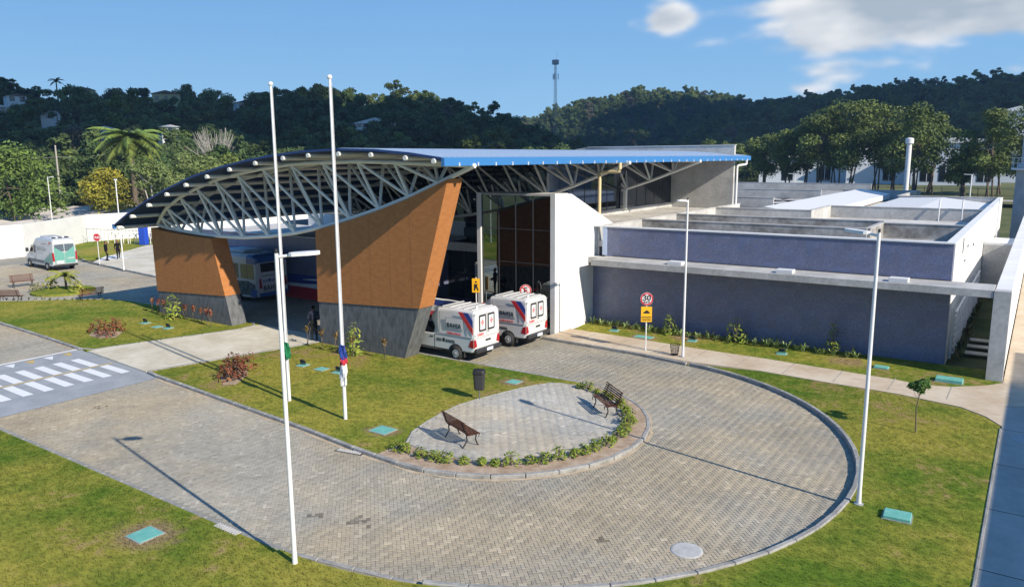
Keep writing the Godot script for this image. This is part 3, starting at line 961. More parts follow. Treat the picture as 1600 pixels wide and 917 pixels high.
	df.box(Vector3(-26.4, 2.42, -1.48), Vector3(-24.5, 2.52, -1.40))
	df.box(Vector3(-26.4, .1, -1.48), Vector3(-24.5, .22, -1.40))
	put("door_frame", df, M.steel, en)
	wall_box(en, "entrance_floor", Vector3(-28.6, 0.0, -1.5), Vector3(-22.06, .10, 3.7), mat(.08, .08, .25, .5))
	# lamps under the portico roof (unlit)
	for q in [[-31.0, 7.0], [-27.0, 4.0], [-35.0, 2.0], [-24.0, 8.0]]:
		var b := MB.new(); b.lathe([Vector2(0, 0), Vector2(.22, 0), Vector2(.20, .05), Vector2(.07, .18), Vector2(.03, .35), Vector2(0, .35)], 12, Vector3(q[0], roof_y(q[0]) - .85, q[1]))
		put("ceiling_lamp", b, M.white, r)

# ------------------------------------------------------------------ annex
func make_annex() -> void:
	var r := thing("annex_building", "low flat annex with blue mosaic front and grey parapets", "building")
	wall_box(r, "lower_wall", Vector3(-17.2, 0, -.3), Vector3(0, 3.5, 0), M.mosaic)
	wall_box(r, "upper_wall", Vector3(-16.5, 3.5, -.32), Vector3(-.02, 5.30, -.02), M.mosaic)
	wall_box(r, "pale_strip", Vector3(-16.62, 3.78, -.34), Vector3(-16.35, 5.3, .01), mat(.42, .50, .66, .5))
	wall_box(r, "coping", Vector3(-17.2, 5.30, -.36), Vector3(.03, 5.36, .03), M.plaster)
	wall_box(r, "side_wall", Vector3(-.3, 0, -42.5), Vector3(.015, 5.30, -.33), M.plaster)
	wall_box(r, "side_coping", Vector3(-.33, 5.30, -42.5), Vector3(.04, 5.355, -.37), M.plaster)
	wall_box(r, "ledge", Vector3(-16.4, 3.42, 0.0), Vector3(1.62, 3.74, 1.7), M.gray_plaster, .015)
	wall_box(r, "ledge_end", Vector3(-17.2, 3.42, 0.0), Vector3(-16.42, 3.70, .6), M.gray_plaster)
	for x in [-6.9, -12.2, -2.2]:
		wall_box(r, "ledge_light", Vector3(x, 3.74, 1.05), Vector3(x + .75, 3.92, 1.55), M.white, .02)
	var cond := MB.new(); cond.tube(Vector3(-16.0, 3.77, .1), Vector3(0.0, 3.77, .1), .02, .02, 6); put("conduit", cond, M.dark_metal, r)
	# parapets: [x0, z0, x1, z1]
	for q in [[-17.2, -6.0, -4.45, -5.8], [-4.5, -10.2, -4.3, -6.0], [-4.3, -10.2, -.3, -10.0], [-17.2, -11.3, -4.5, -11.1], [-17.2, -18.7, -10.4, -18.5], [-10.4, -24.6, -10.2, -18.5], [-10.2, -24.6, -.3, -24.4], [-8.2, -42.7, .015, -42.5], [-15.5, -54.7, -7.8, -54.5], [-8.3, -54.5, -8.1, -42.7], [-17.2, -24.0, -17.0, -.35]]:
		wall_box(r, "parapet", Vector3(q[0], 3.6, q[1]), Vector3(q[2], 5.28, q[3]), M.stained if q[1] > -12 else M.gray_plaster)
		wall_box(r, "parapet_cap", Vector3(q[0] - .03, 5.28, q[1] - .03), Vector3(q[2] + .03, 5.33, q[3] + .03), M.gray_plaster)
	wall_box(r, "roof_slab", Vector3(-17.0, 4.2, -5.8), Vector3(-.3, 4.5, -.32), M.stained)
	wall_box(r, "roof_slab", Vector3(-4.3, 4.2, -10.0), Vector3(-.3, 4.5, -5.8), M.stained)
	wall_box(r, "roof_slab", Vector3(-17.0, 4.0, -11.1), Vector3(-4.5, 4.25, -6.0), M.roof_slab)
	wall_box(r, "roof_slab", Vector3(-17.0, 4.2, -24.4), Vector3(-.3, 4.45, -11.3), M.roof_slab)
	wall_box(r, "roof_slab", Vector3(-22.3, 4.75, -22.4), Vector3(-17.2, 4.98, -2.5), M.roof_slab)
	wall_box(r, "roof_slab", Vector3(-8.1, 3.9, -42.5), Vector3(-.3, 4.1, -24.6), M.roof_slab)
	wall_box(r, "roof_slab", Vector3(-22, 4.1, -54.5), Vector3(-8.3, 4.3, -24.6), M.roof_slab)
	wall_box(r, "roof_slab", Vector3(-40, 4.0, -75), Vector3(-16, 4.3, -22.8), M.stained)
	for q in [[-40.0, -34.2, -17.2, -34.0], [-40.0, -52.2, -17.2, -52.0], [-40.0, -75.0, -16.0, -74.8]]:
		wall_box(r, "parapet", Vector3(q[0], 3.6, q[1]), Vector3(q[2], 5.28, q[3]), M.gray_plaster)
		wall_box(r, "parapet_cap", Vector3(q[0] - .03, 5.28, q[1] - .03), Vector3(q[2] + .03, 5.33, q[3] + .03), M.gray_plaster)
	# white sheet roofs
	var g1 := MB.new(); g1.prism(V2([-17.0, 4.55, -13.6, 5.45, -10.6, 4.95, -10.6, 4.45, -17.0, 4.3]), Transform3D(Basis(), Vector3(0, 0, -54)), 35.0)
	put("metal_roof", g1, M.white, r)
	var g2 := MB.new(); g2.prism(V2([-8.0, 4.2, -8.0, 5.15, -4.5, 5.25, -.4, 4.75, -.4, 4.2]), Transform3D(Basis(), Vector3(0, 0, -42.4)), 17.6)
	put("metal_roof", g2, M.white, r)
	# gutters, conduits and hatches on the near roofs
	for q in [[-14.5, -2.2, .9, .5], [-9.0, -3.4, .6, .6], [-2.4, -3.0, .8, .5]]:
		wall_box(r, "roof_hatch", Vector3(q[0], 4.5, q[1]), Vector3(q[0] + q[2], 4.8, q[1] + q[3]), M.white, .02)
	for x in [[-3.0, -24.4], [-1.6, -24.4]]:
		var f := MB.new(); f.path([Vector3(x[0], 5.3, x[1] + .3), Vector3(x[0], 5.9, x[1] + .1), Vector3(x[0], 5.9, x[1] - .5)], .05, .05, 6)
		f.tube(Vector3(x[0], 4.1, x[1] + .33), Vector3(x[0], 5.3, x[1] + .33), .05, .05, 6)
		put("ladder_rail", f, M.white, r)
	# wall ladder at the flank
	var ld := MB.new()
	for z in [-28.0, -28.6]:
		ld.tube(Vector3(.35, .3, z), Vector3(.35, 5.9, z), .03, .03, 6)
	for k in 18:
		ld.tube(Vector3(.35, .5 + k * .3, -28.0), Vector3(.35, .5 + k * .3, -28.6), .018, .018, 5)
	put("wall_ladder", ld, M.white, r)
	# vents in the flank
	for q in [[-4.2, 4.5, .05, .7], [-7.2, 4.5, .25, .12], [-6.0, 3.9, .2, .12], [-11.0, 4.2, .22, .14]]:
		wall_box(r, "wall_vent", Vector3(.015, q[1], q[0]), Vector3(.05, q[1] + q[3], q[0] + q[2]), M.frame)
	# slatted screen low on the flank
	for k in 8:
		wall_box(r, "screen_slat", Vector3(.16, .35 + k * .26, -16), Vector3(.24, .43 + k * .26, -1.2), M.white)
	for z in [-1.3, -5.0, -9.0, -13.0]:
		wall_box(r, "screen_post", Vector3(.06, .1, z), Vector3(.15, 2.4, z + .08), M.white)
	# link slabs behind the boundary wall
	wall_box(r, "link_wall", Vector3(.05, 0.1, -20.3), Vector3(1.64, 3.4, -20.0), M.gray_plaster)
	wall_box(r, "link_slab", Vector3(.05, 3.3, -24.0), Vector3(1.64, 3.5, -20.3), M.plaster)
	var w := thing("garden_wall", "white wall with grey end pier beside annex ledge", "wall")
	wall_box(w, "wall", Vector3(1.66, 0, -44), Vector3(2.2, 3.72, 1.2), M.plaster)
	wall_box(w, "end_pier", Vector3(1.63, 0, 1.21), Vector3(2.22, 3.73, 1.72), M.gray_plaster, .01)
	for k in 3:
		wall_box(w, "stepping_slab", Vector3(.55, .1, -3.2 - k * 1.5), Vector3(1.5, .13, -2.6 - k * 1.5), M.walk)
	var ch := thing("flue_stack", "tall white flue pipe with a cap above flat roofs", "chimney", Vector3(-9.6, 4.3, -57.5))
	var b := MB.new(); b.tube(Vector3.ZERO, Vector3(0, 6.4, 0), .26, .26, 14); put("pipe", b, M.white, ch)
	b = MB.new(); b.lathe([Vector2(.28, 5.9), Vector2(.42, 5.95), Vector2(.42, 6.45), Vector2(.3, 6.55), Vector2(0, 6.6)], 14); put("cap", b, M.white, ch)
	wall_box(ch, "plinth", Vector3(-.6, -4.3, -.6), Vector3(.6, .1, .6), M.gray_plaster)
	# block beyond the frame whose shadow lies on the grey path
	var nb := thing("neighbour_block", "plain white service block east of the grey path", "building")
	wall_box(nb, "wall", Vector3(11.0, 0, -2.5), Vector3(22, 5.3, 44), M.plaster)
	wall_box(nb, "coping", Vector3(10.95, 5.3, -2.55), Vector3(22.05, 5.38, 44.05), M.gray_plaster)
	for k in 8:
		wall_box(nb, "window", Vector3(10.97, 1.4, 1 + k * 5), Vector3(11.01, 2.6, 3 + k * 5), M.glass_dark)
	var wt := thing("water_tower", "pale grey cylindrical water tower with a ring gallery", "tower", Vector3(3.9, 0, -50))
	b = MB.new(); b.lathe([Vector2(3.3, 0), Vector2(3.3, 8.0), Vector2(3.0, 8.2), Vector2(3.0, 14.6), Vector2(2.6, 15.0), Vector2(0, 15.2)], 40); put("tank", b, tmat(tex(128, 71, C(.36, .37, .37), C(.46, .47, .47), .02, .1, .05), 4.0), wt)
	b = MB.new(); b.lathe([Vector2(3.3, 7.6), Vector2(3.75, 7.6), Vector2(3.75, 7.75), Vector2(3.3, 7.75)], 40)
	for k in 24:
		var a := TAU * k / 24
		var a2 := TAU * (k + 1) / 24
		b.tube(Vector3(cos(a) * 3.7, 7.7, sin(a) * 3.7), Vector3(cos(a) * 3.7, 8.7, sin(a) * 3.7), .02, .02, 5)
		for y in [8.2, 8.7]:
			b.tube(Vector3(cos(a) * 3.7, y, sin(a) * 3.7), Vector3(cos(a2) * 3.7, y, sin(a2) * 3.7), .02, .02, 5)
	put("gallery", b, M.white, wt)
# ------------------------------------------------------------------ vehicles (rear towards +x, seen flank towards +z)
func ring(x: float, w: float, y0: float, y1: float, rt: float, rb := 0.06, tum := 0.0) -> Array:
	var p := []
	var cs := [[1, 1, rt], [-1, 1, rt], [-1, -1, rb], [1, -1, rb]]
	for ci in 4:
		var sz: float = cs[ci][0]
		var sy: float = cs[ci][1]
		var r: float = minf(cs[ci][2], minf(w, (y1 - y0) * .5) * .98)
		var ww := w - (tum if sy > 0 else 0.0)
		var cz := sz * (ww - r)
		var cy := (y1 - r) if sy > 0 else (y0 + r)
		var a0: float = [0.0, 90.0, 180.0, 270.0][ci]
		for k in 5:
			var a := deg_to_rad(a0 + k * 22.5)
			p.append(Vector3(x, cy + sin(a) * r, cz + cos(a) * r))
	return p
func text(root: Node, called: String, s: String, size: float, at: Vector3, turn: float, m: Material, bold := true) -> MeshInstance3D:
	var t := TextMesh.new()
	var f := SystemFont.new(); f.font_names = PackedStringArray(["Droid Sans"]); f.font_weight = 700 if bold else 400
	t.font = f; t.text = s; t.font_size = 64; t.pixel_size = size / 46.0; t.depth = 0.008
	var o := MeshInstance3D.new(); o.mesh = t; o.material_override = m; o.name = called
	root.add_child(o, true)
	o.position = at; o.rotation.y = turn
	return o
func wheel(root: Node3D, at: Vector3, r: float, wd: float) -> void:
	var w := frame("wheel", root)
	w.position = at
	var b := MB.new()
	var sg := signf(at.z)
	var prof := [[.62 * r, .0], [.93 * r, 0.0], [r, .04], [r, wd - .04], [.93 * r, wd], [.62 * r, wd]]
	for k in prof.size() - 1:
		b.tube(Vector3(0, 0, sg * (prof[k][1] - wd)), Vector3(0, 0, sg * (prof[k + 1][1] - wd + .001)), prof[k][0], prof[k + 1][0], 22, false)
	put("tyre", b, M.rubber, w)
	b = MB.new()
	b.tube(Vector3(0, 0, -sg * wd * .5), Vector3(0, 0, -sg * .05), r * .62, r * .62, 20, true)
	b.tube(Vector3(0, 0, -sg * .06), Vector3(0, 0, -sg * .0), r * .60, r * .46, 20, true)
	b.tube(Vector3(0, 0, 0), Vector3(0, 0, sg * .02), r * .18, r * .14, 12, true)
	put("rim", b, M.rim, w)
func arch(root: Node3D, x: float, y: float, z: float, r: float) -> void:
	var b := MB.new()
	var p := PackedVector2Array()
	for k in 17:
		var a := PI * k / 16
		p.append(Vector2(cos(a) * r, sin(a) * r))
	p.append(Vector2(-r, -.12)); p.append(Vector2(r, -.12))
	b.prism(p, Transform3D(Basis(), Vector3(x, y, z - .02 if z > 0 else z - .01)), .03)
	put("wheel_arch", b, M.black, root)
func flank(root: Node3D, called: String, pts: Array, z: float, m: Material, th := .015) -> MeshInstance3D:
	var b := MB.new()
	var p := PackedVector2Array()
	for k in range(0, pts.size(), 2): p.append(Vector2(pts[k], pts[k + 1]))
	b.prism(p, Transform3D(Basis(), Vector3(0, 0, z)), th)
	return put(called, b, m, root)
func rear(root: Node3D, called: String, pts: Array, x: float, m: Material, th := .015) -> MeshInstance3D:
	# polygon in (z, y) on a face that looks towards +x
	var b := MB.new()
	var p := PackedVector2Array()
	for k in range(0, pts.size(), 2): p.append(Vector2(-pts[k], pts[k + 1]))
	b.prism(p, Transform3D(Basis(Vector3(0, 0, -1), Vector3.UP, Vector3(1, 0, 0)), Vector3(x, 0, 0)), th)
	return put(called, b, m, root)

func make_ambulance(at: Vector3, turn: float, label: String) -> void:
	var v := thing("pickup_ambulance", label, "ambulance", at, turn, "ambulances parked by the entrance")
	var b := MB.new()
	b.loft([ring(-2.68, .70, .50, .82, .1), ring(-2.60, .82, .44, .98, .14), ring(-2.3, .90, .42, 1.06, .12), ring(-1.3, .93, .40, 1.14, .09), ring(.4, .93, .42, 1.16, .05), ring(2.45, .93, .52, 1.17, .05), ring(2.58, .90, .56, 1.15, .06)])
	put("body", b, M.car_white, v)
	# cab
	var cb := MB.new()
	var lo := [-1.5, .42, .90]
	cb.loft([[Vector3(-1.5, 1.12, -.88), Vector3(.42, 1.12, -.90), Vector3(.42, 1.12, .90), Vector3(-1.5, 1.12, .88)], [Vector3(-.72, 1.70, -.72), Vector3(.40, 1.72, -.74), Vector3(.40, 1.72, .74), Vector3(-.72, 1.70, .72)], [Vector3(-.60, 1.76, -.62), Vector3(.38, 1.78, -.64), Vector3(.38, 1.78, .64), Vector3(-.60, 1.76, .62)]])
	put("cab", cb, M.car_white, v)
	for s in [-1.0, 1.0]:
		var wn := MB.new()
		wn.face(Vector3(-1.18, 1.17, s * .898), Vector3(.22, 1.17, s * .91), Vector3(.22, 1.66, s * .775), Vector3(-.62, 1.64, s * .765), Vector3(0, 0.2, s))
		put("side_window", wn, M.glass_dark, v)
		var mr := MB.new(); mr.obox(Transform3D(Basis(), Vector3(-1.05, 1.25, s * 1.05)), Vector3(.12, .2, .26), .04); put("mirror", mr, M.car_white, v)
	var ws := MB.new(); ws.face(Vector3(-1.44, 1.18, -.80), Vector3(-1.44, 1.18, .80), Vector3(-.79, 1.67, .68), Vector3(-.79, 1.67, -.68), Vector3(-1, .8, 0)); ws.v = ws.v
	put("windscreen", ws, M.glass_dark, v)
	# patient box
	var bx := MB.new()
	bx.loft([ring(-.10, .70, 1.79, 1.86, .03, .02), ring(.06, .84, 1.80, 2.06, .14, .02), ring(.46, .92, 1.18, 2.36, .16, .02, .04), ring(1.4, .93, 1.17, 2.42, .16, .02, .05), ring(2.50, .93, 1.17, 2.40, .16, .02, .05), ring(2.60, .90, 1.15, 2.34, .14, .02, .05)])
	put("patient_box", bx, M.car_white, v)
	for k in 5:
		var rb := MB.new(); rb.obox(Transform3D(Basis(), Vector3(.65 + k * .42, 2.42, 0)), Vector3(.07, .03, 1.5), .01); put("roof_rib", rb, M.car_white, v)
	for s in [1.0, -1.0]:
		var z: float = .932 if s > 0 else -.947
		var pn := flank(v, "side_panel", [.95, 1.46, 2.0, 1.46, 2.0, 2.0, .95, 2.0], z, mat(.42, .43, .44, .4))
		flank(v, "panel_inset", [1.0, 1.51, 1.95, 1.51, 1.95, 1.95, 1.0, 1.95], z + .006 * s, M.car_white)
		flank(v, "red_stripe", [1.72, 2.30, 1.98, 2.30, 2.56, 1.62, 2.56, 1.34], z + .003 * s, M.red)
		flank(v, "blue_stripe", [2.0, 2.30, 2.30, 2.30, 2.56, 1.98, 2.56, 1.66], z + .004 * s, M.royal)
		flank(v, "rub_rail", [.42, 1.17, 2.5, 1.17, 2.5, 1.23, .42, 1.23], z + .002 * s, mat(.35, .36, .37, .5))
		flank(v, "red_corner", [-2.2, .55, -1.15, .50, -1.55, .60, -1.9, .98, -2.2, 1.0], .928 if s > 0 else -.943, M.red)
		for fr2 in [[.62, 1.30, .66, 2.2], [2.22, 1.30, 2.25, 1.9]]:
			flank(v, "panel_seam", [fr2[0], fr2[1], fr2[2], fr2[1], fr2[2], fr2[3], fr2[0], fr2[3]], z + .001 * s, mat(.30, .31, .32, .5))
		text(v, "side_lettering", "BAHIA", .20, Vector3(1.47, 1.64, z + .03 * s), 0.0 if s > 0 else PI, M.black)
		text(v, "side_lettering", "AMBULÂNCIA", .09, Vector3(1.45, 1.28, z + .014 * s), 0.0 if s > 0 else PI, M.red)
		text(v, "side_lettering", "SUS ✚ BAHIA", .13, Vector3(.95, .90, .938 * s), 0.0 if s > 0 else PI, M.black)
		flank(v, "door_gap", [.28, .52, .30, .52, .30, 1.14, .28, 1.14], .925 if s > 0 else -.935, M.frame, .012)
		flank(v, "door_handle", [.02, .98, .2, .98, .2, 1.03, .02, 1.03], .932 if s > 0 else -.95, M.dark_metal)
		for x in [-1.62, 1.55]:
			arch(v, x, .40, .93 * s, .425)
			wheel(v, Vector3(x, .385, .975 * s), .385, .25)
		rear(v, "tail_light", [s * .70, .80, s * .90, .74, s * .90, 1.12, s * .78, 1.10], 2.585, M.tail, .02)
		flank(v, "tail_light", [2.30, .78, 2.58, .74, 2.58, 1.13, 2.42, 1.08], .925 if s > 0 else -.94, M.tail)
		rear(v, "window_surround", [s * .06, 1.42, s * .52, 1.42, s * .56, 1.48, s * .56, 2.12, s * .52, 2.18, s * .06, 2.18], 2.595, M.dark_metal)
		rear(v, "rear_window", [s * .14, 1.51, s * .48, 1.51, s * .48, 2.09, s * .14, 2.09], 2.602, mat(.62, .64, .66, .1))
		var ck := rear(v, "star_of_life", [s * .27, 1.70, s * .37, 1.70, s * .37, 1.79, s * .43, 1.79, s * .43, 1.87, s * .37, 1.87, s * .37, 1.96, s * .27, 1.96, s * .27, 1.87, s * .21, 1.87, s * .21, 1.79, s * .27, 1.79], 2.608, mat(.55, .22, .22, .3))
		ck.name = "cross_mark"
	for s in [1.0, -1.0]:
		for y in [1.26, 2.22]:
			rear(v, "hinge", [s * .80, y, s * .88, y, s * .88, y + .05, s * .80, y + .05], 2.600, M.rim, .02)
		flank(v, "sill", [-1.15, .46, 1.10, .46, 1.10, .52, -1.15, .52], .925 if s > 0 else -.94, M.dark_metal)
	rear(v, "door_handle", [-.16, 1.36, -.05, 1.36, -.05, 1.39, -.16, 1.39], 2.600, M.dark_metal, .03)
	rear(v, "tailgate_seam", [-.9, 1.165, .9, 1.165, .9, 1.18, -.9, 1.18], 2.588, M.frame, .012)
	rear(v, "door_gap", [-.008, 1.2, .008, 1.2, .008, 2.25, -.008, 2.25], 2.597, M.frame, .008)
	text(v, "rear_lettering", "SAMU", .12, Vector3(2.605, 1.30, .45), PI / 2, M.red)
	text(v, "rear_lettering", "BAHIA", .09, Vector3(2.600, .98, -.1), PI / 2, M.black)
	b = MB.new(); b.obox(Transform3D(Basis(), Vector3(2.66, .60, 0)), Vector3(.22, .20, 1.80), .05); put("rear_bumper", b, M.dark_metal, v)
	rear(v, "number_plate", [-.22, .54, .22, .54, .22, .68, -.22, .68], 2.772, mat(.6, .65, .75, .4), .008)
	b = MB.new(); b.obox(Transform3D(Basis(), Vector3(-2.68, .58, 0)), Vector3(.2, .26, 1.7), .06); put("front_bumper", b, M.dark_metal, v)
	b = MB.new(); b.obox(Transform3D(Basis(), Vector3(-.25, 1.84, 0)), Vector3(.30, .12, 1.30), .04); put("light_bar", b, M.red, v)
	b = MB.new(); b.lathe([Vector2(0, 0), Vector2(.06, 0), Vector2(.05, .1), Vector2(.02, .14), Vector2(0, .14)], 10, Vector3(2.3, 2.42, .35)); put("beacon", b, M.white, v)
	for s in [1.0, -1.0]:
		b = MB.new(); b.obox(Transform3D(Basis(), Vector3(2.05, .42, s * .86)), Vector3(.02, .3, .22)); put("mud_flap", b, M.rubber, v)
	b = MB.new(); b.box(Vector3(-2.4, .28, -.6), Vector3(2.4, .45, .6)); put("chassis", b, M.black, v)

func make_van() -> void:
	var v := thing("delivery_van", "high roofed silver white van with green rear doors by white wall", "van", Vector3(-66.9, 0, 5.5), deg_to_rad(-4.0))
	var b := MB.new()
	b.loft([ring(-2.95, .72, .45, .88, .14), ring(-2.82, .88, .38, 1.10, .16), ring(-2.35, .96, .36, 1.24, .12), ring(-1.95, .98, .36, 1.36, .12), ring(-1.10, .98, .36, 2.30, .28, .06, .12), ring(-.75, .99, .36, 2.58, .28, .06, .12), ring(.8, .99, .36, 2.68, .24, .06, .10), ring(2.75, .99, .40, 2.68, .24, .06, .10), ring(2.90, .96, .42, 2.60, .22, .06, .10)])
	put("body", b, M.car_gray, v)
	b = MB.new(); b.obox(Transform3D(Basis(), Vector3(.7, 2.70, 0)), Vector3(2.2, .14, 1.1), .05); put("roof_unit", b, M.car_white, v)
	b = MB.new(); b.face(Vector3(-1.93, 1.40, -.84), Vector3(-1.93, 1.40, .84), Vector3(-1.14, 2.24, .70), Vector3(-1.14, 2.24, -.70), Vector3(-1, .9, 0)); put("windscreen", b, M.glass_dark, v)
	for s in [1.0, -1.0]:
		flank(v, "side_window", [-1.72, 1.38, -.72, 1.38, -.72, 1.98, -1.22, 1.98], .955 if s > 0 else -.985, M.glass_dark, .04)
		flank(v, "door_gap", [-.62, .6, -.59, .6, -.59, 2.2, -.62, 2.2], .982 if s > 0 else -.995, M.frame)
		flank(v, "green_wedge", [.9, .66, 2.88, .66, 2.88, 1.62, 2.5, 1.5], .984 if s > 0 else -.999, M.van_green)
		flank(v, "dark_skirt", [-2.2, .58, 1.2, .58, 1.2, .80, -2.2, .80], .985 if s > 0 else -1.0, mat(.10, .12, .12, .5))
		text(v, "side_lettering", "✚ SAÚDE", .26, Vector3(.75, 1.72, 1.0 * s), 0.0 if s > 0 else PI, mat(.25, .28, .28, .5))
		text(v, "side_lettering", "ambulância", .12, Vector3(1.2, 2.2, .955 * s), 0.0 if s > 0 else PI, mat(.3, .32, .33, .5))
		flank(v, "marker_lamp", [2.3, 2.25, 2.6, 2.25, 2.6, 2.4, 2.3, 2.4], .93 if s > 0 else -.945, M.tail)
		var mr := MB.new(); mr.obox(Transform3D(Basis(), Vector3(-1.75, 1.55, s * 1.16)), Vector3(.14, .34, .24), .05); put("mirror", mr, M.dark_metal, v)
		rear(v, "tail_light", [s * .80, .85, s * .96, .85, s * .95, 1.55, s * .83, 1.55], 2.90, M.tail, .025)
		rear(v, "rear_window", [s * .03, 1.62, s * .78, 1.62, s * .74, 2.2, s * .03, 2.22], 2.905, M.glass_light)
		rear(v, "green_panel", [s * .02, .62, s * .79, .62, s * .79, 1.95, s * .70, 1.95, s * .10, 1.52, s * .02, 1.52], 2.912, M.van_green)
		for x in [-1.95, 1.75]:
			arch(v, x, .38, .985 * s, .45)
			wheel(v, Vector3(x, .36, 1.03 * s), .36, .26)
	rear(v, "white_band", [-.86, 2.24, .86, 2.24, .80, 2.52, -.80, 2.52], 2.897, M.car_white)
	rear(v, "number_plate", [.1, .62, .70, .62, .70, .86, .1, .86], 2.93, M.car_white)
	text(v, "rear_lettering", "SAÚDE", .13, Vector3(2.94, 1.02, -.45), PI / 2, M.car_white)
	b = MB.new(); b.obox(Transform3D(Basis(), Vector3(2.93, .46, 0)), Vector3(.2, .18, 1.9), .05); put("rear_bumper", b, M.dark_metal, v)
	b = MB.new(); b.obox(Transform3D(Basis(), Vector3(-2.93, .5, 0)), Vector3(.2, .26, 1.7), .06); put("front_bumper", b, M.dark_metal, v)
	for k in 3:
		b = MB.new(); b.obox(Transform3D(Basis(), Vector3(2.3, 2.74, -.5 + k * .5)), Vector3(.5, .08, .2), .02); put("roof_bar", b, M.dark_metal, v)

func make_bus() -> void:
	var v := thing("city_bus", "white and blue bus seen from behind beneath the curved roof", "bus", Vector3(-41.65, 0, 5.5), 0.0)
	var b := MB.new()
	var L := 4.1
	b.loft([ring(-L, 1.0, .5, 2.7, .3), ring(-L + .2, 1.2, .35, 2.95, .3), ring(-2.0, 1.24, .33, 3.08, .26), ring(L - .35, 1.24, .35, 3.08, .26), ring(L - .05, 1.22, .40, 2.98, .26), ring(L + .05, 1.12, .46, 2.80, .2)])
	put("body", b, M.car_white, v)
	b = MB.new(); b.loft([ring(L - .9, 1.252, 2.5, 3.10, .27, .02), ring(L - .35, 1.252, 2.5, 3.10, .27, .02), ring(L - .03, 1.232, 2.52, 3.0, .26, .02), ring(L + .06, 1.13, 2.60, 2.86, .2, .02)]); put("blue_roof_edge", b, M.bus_blue, v)
	b = MB.new(); b.obox(Transform3D(Basis(), Vector3(1.3, 3.17, 0)), Vector3(2.2, .2, 1.5), .06); put("roof_unit", b, mat(.42, .55, .62, .4), v)
	for s in [1.0, -1.0]:
		var z: float = 1.235 if s > 0 else -1.25
		for k in 5:
			flank(v, "window", [L - 1.55 - k * 1.5, 1.55, L - .25 - k * 1.5, 1.55, L - .25 - k * 1.5, 2.48, L - 1.55 - k * 1.5, 2.48], z, M.glass_light)
			flank(v, "window_bar", [L - .92 - k * 1.5, 1.55, L - .87 - k * 1.5, 1.55, L - .87 - k * 1.5, 2.48, L - .92 - k * 1.5, 2.48], z + .004 * s, M.black)
		flank(v, "side_print", [L - 3.2, .5, L - .25, .5, L - .15, 1.2, L - .8, 1.4, L - 2.2, 1.36, L - 3.2, 1.0], z + .002 * s, tmat(tex(128, 81, C(.01, .02, .02), C(.16, .22, .22), 0.05, 0.2, 0.3), 1.4, .4))
		flank(v, "blue_skirt", [L - .62, .42, L - .02, .42, L - .02, .92, L - .5, .92], z + .004 * s, M.bus_blue)
		for x in [-2.4, 2.0]:
			arch(v, x, .48, 1.235 * s, .54)
			wheel(v, Vector3(x, .46, 1.28 * s), .46, .28)
		rear(v, "tail_light", [s * .86, .95, s * 1.08, .98, s * 1.06, 1.55, s * .92, 1.6], L + .03, M.tail, .03)
	rear(v, "rear_window", [-.9, 1.98, .9, 1.98, .94, 2.55, -.94, 2.55], L + .045, M.glass_dark)
	rear(v, "groove", [-.84, 1.72, .84, 1.72, .84, 1.76, -.84, 1.76], L + .045, M.black)
	rear(v, "groove", [-.8, .72, .8, .72, .8, .75, -.8, .75], L + .045, M.black)
	rear(v, "blue_bumper", [-1.05, .44, 1.05, .44, 1.08, .66, -1.08, .66], L + .04, M.bus_blue, .05)
	text(v, "rear_lettering", "BAHIA", .30, Vector3(L + .06, .95, .15), PI / 2, M.black)
	text(v, "rear_lettering", "SUS ▸ SAÚDE", .15, Vector3(L + .06, 1.40, .15), PI / 2, M.royal)

func make_car(at: Vector3, turn: float, m: Material, label: String) -> void:
	var v := thing("parked_car", label, "car", at, turn, "parked cars")
	var b := MB.new()
	b.loft([ring(-2.05, .6, .4, .68, .1), ring(-1.95, .78, .3, .80, .12), ring(-1.0, .86, .28, .92, .1), ring(1.2, .86, .28, .98, .1), ring(1.95, .80, .34, .95, .12), ring(2.05, .68, .42, .85, .1)])
	put("body", b, m, v)
	b = MB.new(); b.loft([[Vector3(-1.05, .9, -.8), Vector3(1.75, .94, -.8), Vector3(1.75, .94, .8), Vector3(-1.05, .9, .8)], [Vector3(-.35, 1.40, -.6), Vector3(1.1, 1.42, -.6), Vector3(1.1, 1.42, .6), Vector3(-.35, 1.40, .6)]]); put("glasshouse", b, M.glass_dark, v)
	b = MB.new(); b.obox(Transform3D(Basis(), Vector3(.37, 1.44, 0)), Vector3(1.45, .05, 1.2), .02); put("roof", b, m, v)
	for s in [1.0, -1.0]:
		for x in [-1.25, 1.25]: wheel(v, Vector3(x, .3, .86 * s), .3, .2)
		rear(v, "tail_light", [s * .5, .62, s * .74, .62, s * .74, .78, s * .5, .78], 2.0, M.tail, .04)

# ------------------------------------------------------------------ street furniture
func lamp_post(at: Vector3, turn: float, label: String, h := 7.05) -> void:
	var t := thing("street_lamp", label, "street lamp", at, turn, "white lamp posts")
	var b := MB.new()
	b.path([Vector3(0, 0, 0), Vector3(0, .4, 0), Vector3(0, h, 0)], .066, .042, 12)
	put("post", b, M.pole, t)
	b = MB.new(); b.lathe([Vector2(0, 0), Vector2(.12, 0), Vector2(.12, .02), Vector2(.07, .03)], 14); put("base_plate", b, M.rim, t)
	b = MB.new(); b.tube(Vector3(0, h - .08, 0), Vector3(.32, h - .04, 0), .035, .03, 8); put("arm", b, M.pole, t)
	b = MB.new()
	b.prism(V2([.27, -.07, .34, -.12, .65, -.14, .86, -.09, .91, 0, .86, .09, .65, .14, .34, .12, .27, .07]), Transform3D(Basis(Vector3(1, .06, 0), Vector3(0, 0, 1), Vector3(0, 1, 0)), Vector3(0, h - .08, 0)), .075)
	put("lamp_head", b, M.pole, t)
	b = MB.new(); b.tube(Vector3(0, h, 0), Vector3(0, h + .09, 0), .03, .03, 8); put("sensor", b, M.dark_metal, t)

